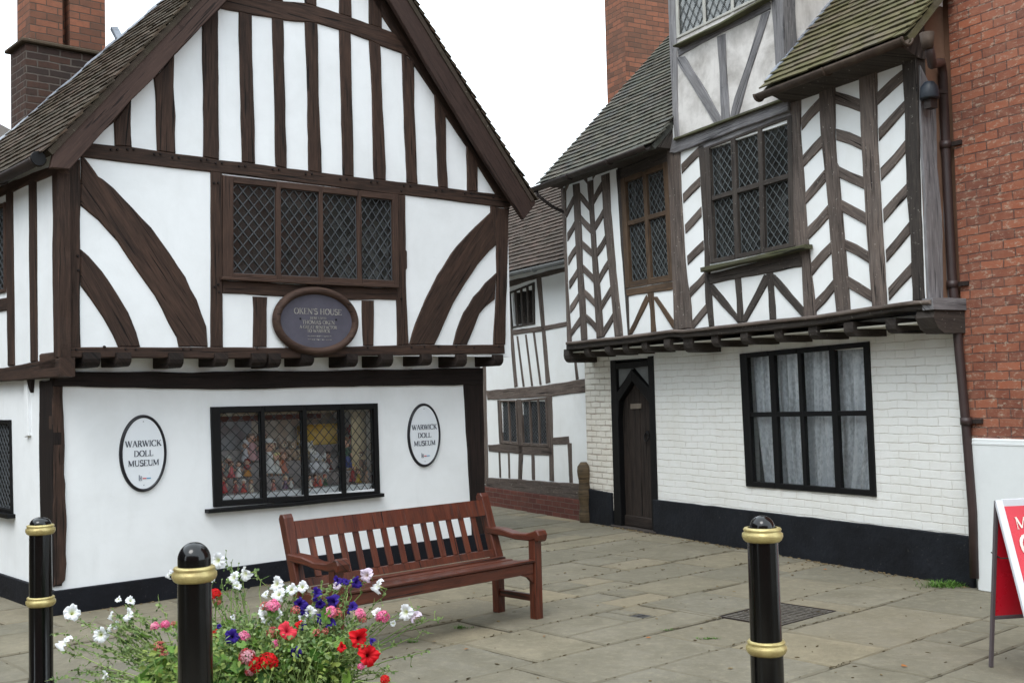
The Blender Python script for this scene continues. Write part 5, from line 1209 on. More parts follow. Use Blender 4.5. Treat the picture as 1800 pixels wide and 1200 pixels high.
def ql(s, x0, x1, yc, hpx): text(bm, s, ((x0 + x1) / 2 - 711) * U, (591 - yc) * Vv, hpx * Vv, (x1 - x0) * U, Y0, .002)
ql("OKEN'S HOUSE", 345, 1125, 437, 92); ql('HERE LIVED', 605, 865, 543, 36); ql('THOMAS OKEN', 475, 1005, 612, 60); ql('A GREAT BENEFACTOR', 432, 1040, 690, 50); ql('TO WARWICK', 550, 925, 752, 50)
rq = random.Random(3)
for yc in (832, 888):
    x = 560
    while x < 925:
        wv = rq.uniform(10, 26); box(bm, (x - 711) * U, (x + wv - 711) * U, Y0 - .002, Y0, (591 - yc - 8 + rq.uniform(-5, 5)) * Vv, (591 - yc + rq.uniform(-2, 6)) * Vv); x += wv + rq.uniform(4, 16)
finish(bm, 'lettering', simple('faded_pale_lettering', rgb(168, 164, 156), .5, .4, var=.3, sc=20), pq)
bm = BM()
for xx in (447, 1028): bmesh.ops.create_cone(bm, segments=10, radius1=.01, radius2=.008, depth=.008, cap_ends=True, matrix=Matrix.Translation(((xx - 711) * U, -.029, (591 - 560) * Vv)) @ Matrix.Rotation(math.pi/2, 4, 'X'))
finish(bm, 'screws', MT['black'], pq)
# ================================================================== A-BOARD
ab = ground(1739, 1172); AAng = math.radians(10)
aB = empty('pavement_sign', (ab.x, ab.y, 0), AAng, 'red folding pavement sign in a white frame at the right edge', 'pavement sign')
MT['red'] = simple('red_poster', rgb(206, 30, 50), .28, .5, var=.06, sc=3, dark=rgb(188, 24, 44)); MT['alu'] = simple('white_frame', rgb(214, 216, 222), .4, .5, var=.05); MT['alu_d'] = simple('grey_frame', rgb(92, 84, 88), .5, .5, var=.1)
TH, YT, YF, WD = 1.0, -.13, -.50, .62
def slope_board(y_foot, mat_f, zb, poster_z, fw, sgn):
    """frame legs and rails running from the hinge down to the foot"""
    def P(z): return YT + (y_foot - YT) * (1 - z / TH)
    n = Vector((0, -1, 0)) if sgn < 0 else Vector((0, 1, 0))
    bm = BM()
    for x in (fw / 2, WD - fw / 2): bar(bm, (x, P(0), 0.0), (x, P(TH) , TH), fw, .022, up=n, bev=.003)
    for z in zb: bar(bm, (fw, P(z), z), (WD - fw, P(z), z), .022, fw, bev=.002)
    fr = finish(bm, 'front_frame' if sgn < 0 else 'back_frame', mat_f, aB)
    bm = BM(); z0, z1 = poster_z; prism_pts = [(fw, P(z0), z0), (WD - fw, P(z0), z0), (WD - fw, P(z1), z1), (fw, P(z1), z1)]
    a = [bm.verts.new((x, y + sgn * .004, z)) for x, y, z in prism_pts]; b = [bm.verts.new((x, y - sgn * .004, z)) for x, y, z in prism_pts]
    bm.faces.new(a); bm.faces.new(b[::-1])
    for i in range(4): bm.faces.new([a[i], b[i], b[(i+1) % 4], a[(i+1) % 4]])
    finish(bm, 'poster', MT['red'], fr); return fr, P
ff, PF_ = slope_board(YF, MT['alu'], (.985, .12), (.13, .975), .045, -1)
slope_board(.0, MT['alu_d'], (.975, .30), (.31, .96), .022, 1)
ang = math.atan2(YT - YF, TH)
_wl = simple('white_letters', rgb(236, 226, 214), .4)
for _a in (('M', .09, 0, .07, .075), ('C', .082, -.13, .125, .11)):
    bm = BM(); text(bm, *_a, 0, .002, left=True); lt = finish(bm, 'lettering', _wl, ff); lt.location = (0, PF_(.87) - .0065, .87); lt.rotation_euler = (-ang, 0, 0)
bm = BM(); prism(bm, ellipse(.03, .02, 20, .17, 0), -.002, 0, bev=0, jit=0); lt = finish(bm, 'yellow_motif', simple('yellow_print', rgb(222, 190, 70), .4), ff); lt.location = (0, PF_(.25) - .006, .25); lt.rotation_euler = (-ang, 0, 0)
bm = BM(); tube(bm, [(.02, PF_(.68), .68), (.03, -.12, .66), (.02, -.04, .685)], .004, 5); finish(bm, 'chain', MT['iron'], aB)
# ================================================================== CURTAINS
def lace():
    m = NM('white_lace', .9, .1); n = m.noise(m.map('Object', (1, 1, .6)), 38, 4, .6); f = m.noise(m.map('Object', (1, 1, .06)), 15, 4, .6)
    m.color(m.mix(m.math('MULTIPLY', m.ramp(n, [(.4, 0.), (.6, 1.)]), .5), rgb(240, 243, 248), rgb(204, 210, 216)))
    tr = m.n.new('ShaderNodeBsdfTransparent'); mx_ = m.n.new('ShaderNodeMixShader'); m.link(m.math('MULTIPLY', m.ramp(m.math('ADD', m.math('MULTIPLY', n, .25), m.math('MULTIPLY', f, .75)), [(.48, 0.), (.64, 1.)]), .42), mx_.inputs[0])
    m.link(m.b.outputs[0], mx_.inputs[1]); m.link(tr.outputs[0], mx_.inputs[2]); m.link(mx_.outputs[0], m.out.inputs[0]); return m.m
MT['lace'] = lace()
gx0, gx1 = g2q[0][0], g2q[1][0]; gz0, gz1 = g2q[3][1] - .02, g2q[0][1] + .02
def curtain(x0, x1, pull, label, seed):
    o = empty('lace_curtain', H2.w(x0, .15, gz1), H2.ang, label, 'curtain', 'lace curtains behind the ground floor window')
    bm = BM(); nx, nz = 90, 14; w = x1 - x0; g = []
    for j in range(nz + 1):
        t = j / nz; row = []
        for i in range(nx + 1):
            s = i / nx; ss = s * (1 - .18 * t * t) + (pull * .18 * t * t)
            row.append(bm.verts.new((ss * w, .036 * math.sin(s * 46 + seed + .8 * math.sin(t * 3 + s * 5)) + .012 * math.sin(s * 101 + seed), -(gz1 - gz0) * t)))
        g.append(row)
    for j in range(nz):
        for i in range(nx): f = bm.faces.new([g[j][i], g[j][i+1], g[j+1][i+1], g[j+1][i]]); f.smooth = True
    finish(bm, 'cloth', MT['lace'], o, recalc=False)
    bm = BM(); tube(bm, [(-.02, 0, 0), (w + .02, 0, 0)], .008, 6); finish(bm, 'rail', MT['alu'], o)
gm = (gx0 + gx1) / 2
curtain(gx0 - .02, gm, 1, 'white lace curtain behind the left half of the ground floor window', 0); curtain(gm + .02, gx1 + .05, 0, 'white lace curtain behind the right half of the ground floor window', 2)
# ================================================================== DOLL WINDOW
bm = BM(); v = lambda *a: bm.verts.new(a)
x0, x1, zb, zt = GW[0] - .25, GW[1] + .25, GW[2] - .1, GW[3] + .15
for q in (((x0, .162, zb), (x0, .62, zb), (x0, .62, zt), (x0, .162, zt)), ((x1, .162, zb), (x1, .62, zb), (x1, .62, zt), (x1, .162, zt)), ((x0, .62, zb), (x1, .62, zb), (x1, .62, zt), (x0, .62, zt)), ((x0, .162, zt), (x1, .162, zt), (x1, 1, zt), (x0, 1, zt)), ((x0, .162, zb), (x1, .162, zb), (x1, 1, zb), (x0, 1, zb))):
    bm.faces.new([v(*p) for p in q])
finish(bm, 'display_recess', simple('display_lining', rgb(214, 200, 184), .9, .1, var=.2, sc=2), h1, recalc=False)
TIER = [(.84, .045, .20), (.97, .20, .32), (1.10, .32, .44), (1.23, .44, .56)]
bm = BM(); box(bm, GW[0], GW[1], .045, .20, .70, .84, bev=.004); finish(bm, 'display_shelf', MT['sign_white'], h1)
bm = BM()
for z, a, b in TIER[1:]: box(bm, GW[0] - .1, GW[1] + .1, a + .002, b, .70, z, bev=.004)
finish(bm, 'display_steps', simple('grey_felt', rgb(150, 142, 142), .95, .1, var=.1, sc=30), h1)
bm = BM(); bt_ = H1.F('T', [(85, 400), (460, 400)], .7); box(bm, GW[0] - .1, bt_[1][0] - .1, .565, .58, 1.1, 1.5); finish(bm, 'backboard', simple('grey_board', rgb(160, 160, 168), .9, .1, var=.06), h1)
bm = BM(); box(bm, GW[0] - .2, GW[1] - .32, .50, .53, 1.5, 1.62); finish(bm, 'red_pelmet', simple('dark_red_cloth', rgb(92, 34, 28), .9, .1), h1)
bm = BM(); box(bm, GW[0] - .2, GW[1] + .2, .05, .06, 1.56, 1.8); finish(bm, 'roller_blind', simple('cream_blind', rgb(178, 170, 150), .9, .1), h1)
bm = BM(); prism(bm, [(GW[1] - .18 + .012 * math.sin(i * 1.9), .0) for i in range(1)] + [(GW[1] - .2, .84), (GW[1] - .02, .84), (GW[1] - .02, 1.62), (GW[1] - .14, 1.62)][0:4], .24, .25, bev=0, jit=0) if False else box(bm, GW[1] - .15, GW[1] + .02, .202, .215, .84, 1.62); finish(bm, 'cream_side_curtain', simple('cream_curtain', rgb(206, 188, 150), .9, .1), h1)
def cm(c): return simple('cloth_%d_%d_%d' % c, rgb(*c), .85, .15, var=.12, sc=60) if ('c',) + c not in MT else MT[('c',) + c]
def CM(c):
    k = ('c',) + c
    if k not in MT: MT[k] = simple('toy_colour', rgb(*c), .85, .15, var=.12, sc=60)
    return MT[k]
SKIN = (226, 176, 150)
def place_px(t, x, yb):
    u, v_ = px(t, [(x, yb)])[0]
    r = ray(u, v_)
    for z, a, b in TIER:
        tt = (z - EYE.z) / r.z; p = EYE + r * tt - H1.o; yy = p.dot(H1.ey)
        if yy < b: yy = max(yy, a + .04); break
    yy = min(max(yy, TIER[0][1] + .04), .54); xx, _ = H1.on(u, v_, yy); xx = min(max(xx, GW[0] + .04), GW[1] - .04)
    return xx, yy, z
def face(o, hz, r, y=-1):
    bm = BM()
    for s in (-1, 1): sphere(bm, (s * r * .38, -r * .9, hz + r * .1), r * .13, sub=1)
    finish(bm, 'eyes', CM((30, 24, 24)), o)
def doll(t, x, yb, hpx, dress, hair, label, hat=None, top=None):
    X_, Y_, Z_ = place_px(t, x, yb); dist = (H1.w(X_, Y_, Z_) - EYE).length; h = (1.3 if hpx > 140 else 1.6) * hpx / ZM[t][2] / FPX * dist
    bm = BM(); s = h
    # body as one skin-coloured figure
    tube(bm, [(-.07*s, 0, 0), (-.07*s, 0, .25*s), (-.05*s, 0, .42*s)], [.035*s, .04*s, .055*s], 8); tube(bm, [(.07*s, 0, 0), (.07*s, 0, .25*s), (.05*s, 0, .42*s)], [.035*s, .04*s, .055*s], 8)
    tube(bm, [(0, 0, .36*s), (0, 0, .5*s), (0, 0, .64*s), (0, 0, .72*s)], [.09*s, .1*s, .085*s, .035*s], 10)
    for q in (-1, 1): tube(bm, [(q*.07*s, 0, .64*s), (q*.17*s, -.02*s, .52*s), (q*.2*s, -.07*s, .43*s)], [.035*s, .03*s, .025*s], 8)
    sphere(bm, (0, 0, .84*s), .145*s, (1, .95, 1.08)); sphere(bm, (0, -.14*s, .82*s), .022*s, sub=1)
    o = finish(bm, 'doll', CM(SKIN), None); o.location = H1.w(X_, Y_, Z_); o.rotation_euler = (0, 0, H1.ang + random.uniform(-.7, .5)); tag(o, label, 'doll', 'dolls and soft toys in the shop window')
    face(o, .84*s, .145*s)
    bm = BM(); lathe(bm, [(.001, .1*s), (.24*s, .1*s), (.22*s, .16*s), (.14*s, .38*s), (.1*s, .46*s), (.115*s, .6*s), (.06*s, .69*s)], 14)
    for v_ in bm.verts:
        a = math.atan2(v_.co.y, v_.co.x); k = max(0, (.4*s - v_.co.z) / s); v_.co.x *= 1 + .25 * k * math.sin(a * 7); v_.co.y *= 1 + .25 * k * math.sin(a * 7)
    finish(bm, 'dress', CM(dress), o)
    if top:
        bm = BM(); lathe(bm, [(.118*s, .45*s), (.128*s, .58*s), (.08*s, .7*s)], 12)
        for q in (-1, 1): tube(bm, [(q*.08*s, 0, .64*s), (q*.165*s, -.02*s, .53*s)], .042*s, 8)
        finish(bm, 'bodice', CM(top), o)
    bm = BM(); sphere(bm, (0, .03*s, .88*s), .16*s, (1.05, .95, 1.0))
    for q in (-1, 1): sphere(bm, (q*.13*s, .01*s, .8*s), .06*s, (1, 1, 1.5), 1)
    finish(bm, 'hair', CM(hair), o)
    if hat:
        bm = BM(); lathe(bm, [(.21*s, .95*s), (.2*s, .965*s), (.12*s, .97*s), (.11*s, 1.05*s), (.001, 1.08*s)], 14); finish(bm, 'hat', CM(hat), o)
    return o
def teddy(t, x, yb, hpx, fur, label, muzzle=(220, 205, 180), ears='round'):
    X_, Y_, Z_ = place_px(t, x, yb); dist = (H1.w(X_, Y_, Z_) - EYE).length; s = 1.6 * hpx / ZM[t][2] / FPX * dist
    bm = BM(); sphere(bm, (0, 0, .3*s), .27*s, (1, .9, 1.1)); sphere(bm, (0, -.02*s, .72*s), .22*s, (1.05, .95, .95))
    for q in (-1, 1):
        sphere(bm, (q*.17*s, 0, .92*s), .085*s, (1, .5, 1 if ears == 'round' else 1.9), 1); tube(bm, [(q*.2*s, 0, .46*s), (q*.3*s, -.1*s, .34*s), (q*.3*s, -.2*s, .26*s)], [.085*s, .08*s, .07*s], 8)
        tube(bm, [(q*.15*s, 0, .12*s), (q*.22*s, -.22*s, .08*s), (q*.23*s, -.3*s, .12*s)], [.11*s, .1*s, .08*s], 8)
    o = finish(bm, 'teddy_bear', CM(fur), None); o.location = H1.w(X_, Y_, Z_); o.rotation_euler = (0, 0, H1.ang + random.uniform(-.7, .4)); tag(o, label, 'soft toy', 'dolls and soft toys in the shop window')
    bm = BM(); sphere(bm, (0, -.2*s, .67*s), .1*s, (1, .8, .8)); finish(bm, 'muzzle', CM(muzzle), o)
    bm = BM()
    for q in (-1, 1): sphere(bm, (q*.08*s, -.21*s, .78*s), .025*s, sub=1)
    sphere(bm, (0, -.28*s, .69*s), .035*s, sub=1); finish(bm, 'nose_and_eyes', CM((28, 22, 22)), o)
    return o
doll('T', 140, 1015, 120, (196, 44, 52), (90, 40, 28), 'small doll in a bright red dress at the left end of the shelf')
doll('T', 222, 1000, 115, (206, 84, 92), (120, 60, 40), 'small doll in a rose pink dress second from the left on the shelf')
doll('T', 105, 900, 150, (150, 40, 44), (180, 150, 110), 'doll in a dark red dress behind the left end of the shelf')
doll('T', 185, 850, 175, (168, 172, 166), (190, 180, 160), 'pale grey dressed doll standing at the back in the first light', hat=(196, 196, 190))
doll('T', 300, 950, 110, (230, 226, 224), (90, 54, 40), 'small doll in a white frock beside the clown in the first light')
doll('T', 390, 925, 150, (222, 150, 40), (160, 30, 30), 'clown doll in yellow with a red top in the first light', top=(190, 30, 34))
doll('T', 350, 1003, 90, (196, 60, 50), (230, 226, 220), 'tiny doll in a red skirt with white hair at the shelf front')
doll('T', 370, 820, 140, (214, 214, 224), (226, 226, 232), 'doll with a white bonnet behind the clown', hat=(236, 236, 240))
doll('T', 435, 780, 230, (198, 150, 156), (120, 84, 66), 'tall doll in dusty pink by the first glazing post', top=(206, 166, 172))
doll('T', 550, 760, 230, (206, 160, 170), (150, 110, 80), 'tall pink doll just right of the first glazing post', hat=(214, 176, 184))
doll('T', 620, 925, 280, (222, 224, 226), (190, 170, 140), 'big doll in a long white lace dress in the second light', hat=(228, 230, 230))
doll('T', 705, 900, 180, (214, 214, 210), (232, 220, 150), 'white dressed doll with pale yellow hair in the second light')
doll('T', 770, 935, 180, (188, 110, 84), (150, 90, 60), 'doll in a terracotta dress at the right of the second light')
doll('T', 850, 955, 80, (226, 226, 224), (96, 70, 54), 'tiny doll in white at the right corner of the second light')
teddy('T', 755, 700, 150, (178, 150, 130), 'beige teddy bear high in the middle of the second light')
teddy('T', 862, 680, 130, (168, 140, 112), 'light brown teddy bear high at the right of the second light')
doll('T', 660, 730, 150, (172, 150, 130), (120, 80, 60), 'doll in beige on the upper step of the second light')
teddy('X', 75, 770, 130, (196, 176, 140), 'cream teddy bear at the left of the third light')
teddy('X', 145, 745, 120, (232, 230, 226), 'white toy bear with dark ears on top in the third light', ears='round')
teddy('X', 200, 800, 130, (226, 228, 236), 'white toy lamb in the middle of the third light', ears='long')
teddy('X', 280, 800, 120, (220, 220, 222), 'white toy rabbit at the right of the third light', ears='long')
doll('X', 95, 945, 90, (120, 110, 100), (90, 60, 44), 'tiny grey dressed doll at the left front of the third light')
doll('X', 205, 945, 85, (180, 60, 44), (60, 40, 30), 'tiny doll in brick red at the front of the third light')
doll('X', 258, 945, 75, (200, 80, 60), (200, 180, 150), 'tiny fair haired doll in orange red at the front of the third light')
doll('X', 345, 900, 160, (110, 44, 44), (70, 40, 34), 'doll in a maroon dress at the right of the third light')
doll('X', 525, 760, 260, (40, 60, 130), (130, 90, 60), 'tall doll in a blue skirt and green bodice in the fourth light', top=(52, 96, 76))
doll('X', 610, 730, 240, (196, 206, 220), (180, 40, 40), 'tall doll with a white apron and red bodice in the fourth light', hat=(170, 30, 36), top=(176, 34, 40))
doll('X', 600, 895, 150, (190, 40, 44), (224, 190, 90), 'yellow haired doll in scarlet at the front of the fourth light')
doll('X', 535, 895, 110, (206, 200, 190), (150, 120, 90), 'small doll in cream at the left front of the fourth light')
teddy('X', 715, 880, 140, (130, 96, 76), 'brown teddy bear at the right end of the shelf')
_cols = [((150, 60, 60), (60, 40, 30), 'wine red'), ((220, 210, 190), (150, 110, 70), 'ivory'), ((90, 110, 150), (200, 170, 110), 'powder blue'), ((200, 120, 110), (80, 50, 40), 'salmon'), ((120, 90, 120), (220, 200, 170), 'mauve'), ((230, 226, 220), (50, 36, 30), 'snow white'), ((70, 100, 70), (160, 60, 40), 'bottle green'), ((190, 160, 60), (90, 60, 40), 'mustard'), ((160, 130, 110), (120, 90, 70), 'fawn')]
for i_, (t_, x_, y_, h_) in enumerate((('T', 265, 1010, 95), ('T', 430, 1005, 85), ('T', 555, 985, 95), ('T', 665, 985, 80), ('T', 790, 975, 90), ('X', 150, 945, 85), ('X', 310, 935, 80), ('X', 660, 915, 95), ('X', 745, 915, 85))):
    doll(t_, x_, y_, h_, _cols[i_][0], _cols[i_][1], 'little %s dressed doll sitting in the front row of the shop window' % _cols[i_][2])
bm = BM(); p_ = H1.on(*px('X', [(165, 330)])[0], .62); box(bm, -.22, .22, -.04, .04, 0, .2, bev=.01); tube(bm, [(-.22, -.045, .2), (.22, -.045, .2)], .012, 8)
yb_ = finish(bm, 'toy_crib', simple('yellow_toy_paint', rgb(232, 190, 60), .6), None); yb_.location = H1.w(p_[0], .51, 1.231); yb_.rotation_euler = (0, 0, H1.ang); tag(yb_, 'yellow toy crib on the top step behind the white animals', 'toy crib', 'dolls and soft toys in the shop window')
# ================================================================== FLOWER TUB
fr = random.Random(21)
TC = Vector((-1.33, 5.5, 0)); TR, TZ = .44, .34
tub = empty('flower_tub', TC, 0, 'round wooden half barrel of bedding plants behind the middle bollard', 'flower tub')
bm = BM(); lathe(bm, [(0, 0), (TR * .8, 0), (TR * .94, TZ * .5), (TR, TZ), (TR - .03, TZ), (TR - .05, TZ - .05)], 36); finish(bm, 'barrel', MT['oak1'], tub)
bm = BM()
for z in (.08, .24): lathe(bm, [(TR * (.8 + .2 * z / TZ) + .004, z - .018), (TR * (.8 + .2 * z / TZ) + .012, z), (TR * (.8 + .2 * z / TZ) + .01, z + .018)], 36)
finish(bm, 'hoops', MT['iron'], tub)
bm = BM(); lathe(bm, [(0, TZ - .04), (TR * .5, TZ - .03), (TR - .04, TZ - .05)], 24); finish(bm, 'soil', simple('potting_soil', rgb(56, 44, 34), .95, .1), tub)
def leafmat(name, a, b, tr=.3):
    m = NM(name, .55, .3); at_ = m.attr(); sp = m.n.new('ShaderNodeSeparateColor'); m.link(at_, sp.inputs[0])
    c = m.mix(sp.outputs[0], a, b); m.color(c)
    t = m.n.new('ShaderNodeBsdfTranslucent'); m.link(c, t.inputs[0]); mx_ = m.n.new('ShaderNodeMixShader'); mx_.inputs[0].default_value = tr
    m.link(m.b.outputs[0], mx_.inputs[1]); m.link(t.outputs[0], mx_.inputs[2]); m.link(mx_.outputs[0], m.out.inputs[0]); return m.m
LF1 = leafmat('petunia_leaf', rgb(70, 98, 54), rgb(150, 170, 110)); LF2 = leafmat('geranium_leaf', rgb(58, 100, 38), rgb(138, 174, 80)); LF3 = leafmat('yellow_green_leaf', rgb(64, 92, 38), rgb(150, 164, 84))
STM = leafmat('green_stem', rgb(96, 124, 62), rgb(140, 158, 90), .1)
def petmat(name):
    m = NM(name, .6, .2); c = m.attr(); m.color(c); t = m.n.new('ShaderNodeBsdfTranslucent'); m.link(c, t.inputs[0]); mx_ = m.n.new('ShaderNodeMixShader'); mx_.inputs[0].default_value = .3
    m.link(m.b.outputs[0], mx_.inputs[1]); m.link(t.outputs[0], mx_.inputs[2]); m.link(mx_.outputs[0], m.out.inputs[0]); return m.m
PM = petmat('petal')
def mixc(a, b, t): return tuple(a[i] * (1 - t) + b[i] * t for i in range(3))
def petunia_mesh(colr, throat, R=.042, seed=0):
    bm = BM(); cl = bm.loops.layers.float_color['Col']; r_ = random.Random(seed); n = 40; rings = []; ph = r_.uniform(0, 6)
    prof = [(.06, -.035), (.12, -.02), (.25, -.006), (.55, .004), (.82, .004), (1.0, -.004)]
    for q, z in prof:
        row = []
        for i in range(n):
            a = 2 * math.pi * i / n; lobe = 1 + q * q * (.09 * math.cos(5 * a) - .03 * math.cos(10 * a)); ruf = q * q * (.008 * math.sin(10 * a + ph) + .005 * math.sin(17 * a + ph * 2) + .013 * math.sin(2 * a + ph) + .008 * math.sin(3 * a + ph * 3))
            row.append(bm.verts.new((R * q * lobe * math.cos(a), R * q * lobe * math.sin(a), z + ruf)))
        rings.append(row)
    for k in range(len(rings) - 1):
        for i in range(n):
            j = (i + 1) % n; f = bm.faces.new([rings[k][i], rings[k][j], rings[k+1][j], rings[k+1][i]]); f.smooth = True
            for l in f.loops:
                q = math.hypot(l.vert.co.x, l.vert.co.y) / R; c = mixc(throat, colr, min(1, max(0, (q - .1) / .3)))
                a = math.atan2(l.vert.co.y, l.vert.co.x); c = mixc(c, tuple(x * .82 for x in c), .5 * max(0, math.cos(5 * a)) ** 6 * (1 - q * .6)); l[cl] = (*c, 1)
    fs = tube(bm, [(0, 0, -.03), (0, 0, -.05), (0, 0, -.062)], [.004, .003, .006], 6, cap=True)
    setcol(bm, fs, lin3(130, 150, 80)); f_ = bm
    me = bpy.data.meshes.new('flower'); bmesh.ops.recalc_face_normals(bm, faces=bm.faces); bm.to_mesh(me); bm.free(); me.materials.append(PM); return me
def lin3(*c): return tuple(lin(x) for x in c)
def geranium_mesh(c1, c2, R=.036, seed=0, n=26):
    bm = BM(); r_ = random.Random(seed)
    for i in range(n):
        z = 1 - (i + .5) / n * 1.25; rr_ = math.sqrt(max(0, 1 - z * z)); a = i * 2.4; d = Vector((rr_ * math.cos(a), rr_ * math.sin(a), z)); c = d * R * r_.uniform(.8, 1.05)
        up = d.to_track_quat('Z', 'Y').to_matrix(); col_ = mixc(c1, c2, r_.random())
        for k in range(5):
            b = 2 * math.pi * k / 5 + r_.uniform(-.3, .3); s = R * r_.uniform(.34, .46)
            P = [(0, 0, 0), (s * .6, -s * .32, .002), (s * 1.0, -s * .16, .0), (s * 1.0, s * .18, .001), (s * .6, s * .34, .003)]
            rot = Matrix.Rotation(b, 3, 'Z'); vs = [bm.verts.new(c + up @ (rot @ Vector(p))) for p in P]; f = bm.faces.new(vs); setcol(bm, [f], mixc(col_, tuple(x * .7 for x in col_), r_.random() * .6))
        fs = tube(bm, [(0, 0, -.02), tuple(c)], .0015, 4); setcol(bm, fs, lin3(110, 150, 80))
    me = bpy.data.meshes.new('flower_head'); bmesh.ops.recalc_face_normals(bm, faces=bm.faces); bm.to_mesh(me); bm.free(); me.materials.append(PM); return me
WH = lin3(236, 238, 242); TY = lin3(200, 206, 130); PU = lin3(52, 30, 128); PUT = lin3(24, 14, 60); RD = lin3(214, 22, 34); RDT = lin3(90, 8, 14); CR = lin3(224, 64, 80); LV = lin3(222, 208, 226)
FM = dict(white=[petunia_mesh(WH, TY, .043, i) for i in range(3)], purple=[petunia_mesh(PU, PUT, .038, 10 + i) for i in range(2)], red=[petunia_mesh(RD, RDT, .044, 20 + i) for i in range(2)], coral=[petunia_mesh(CR, lin3(160, 30, 50), .044, 30)], lilac=[petunia_mesh(LV, lin3(190, 170, 150), .038, 40)],
 gred=[geranium_mesh(lin3(226, 20, 30), lin3(190, 8, 20), .04, 50), geranium_mesh(lin3(200, 40, 50), lin3(230, 180, 190), .036, 51)], gpink=[geranium_mesh(lin3(240, 110, 160), lin3(250, 190, 205), .032, 52), geranium_mesh(lin3(226, 70, 130), lin3(250, 150, 190), .03, 53)], gfade=[geranium_mesh(lin3(170, 60, 70), lin3(220, 130, 120), .028, 54, 14)])
def add_leaf(bm, p, d, n, L, Wd, shape='oval'):
    d = d.normalized(); s = d.cross(n)
    if s.length < 1e-3: s = d.cross(Vector((1, 0, .2)))
    s.normalize(); nn = s.cross(d); col_ = (fr.random(), fr.random(), 0)
    if shape == 'oval':
        P = [(0, 0, 0), (.3, .42, .06), (.65, .40, .02), (1, 0, -.1), (.65, -.40, .02), (.3, -.42, .06)]
        v = [bm.verts.new(p + d * (a * L) + s * (b * Wd) + nn * (c * L)) for a, b, c in P]; m1 = bm.verts.new(p + d * (.5 * L) + nn * (-.02 * L))
        fs = [bm.faces.new([v[0], v[1], v[2], m1]), bm.faces.new([v[2], v[3], m1]), bm.faces.new([v[3], v[4], m1]), bm.faces.new([v[4], v[5], v[0], m1])]
    else:
        c0 = bm.verts.new(p + d * (L * .35)); n_ = 20; ring = []
        for i in range(n_):
            a = 2 * math.pi * (i + .5) / n_ - math.pi; rr_ = L * .5 * (1 + .14 * math.cos(5 * a)) * (.55 if abs(a) > 2.8 else 1)
            ring.append(bm.verts.new(p + d * (L * .35 + rr_ * math.cos(a)) + s * (rr_ * math.sin(a)) + nn * (.10 * L + .04 * L * math.cos(5 * a))))
        fs = [bm.faces.new([c0, ring[i], ring[(i+1) % n_]]) for i in range(n_)]
    for f in fs: f.smooth = True
    setcol(bm, fs, col_)
def bez(a, b, c, n=8): return [a * ((1-t)**2) + b * (2*t*(1-t)) + c * (t*t) for t in [i / n for i in range(n + 1)]]
def rv(s=1): return Vector((fr.gauss(0, s), fr.gauss(0, s), fr.gauss(0, s)))
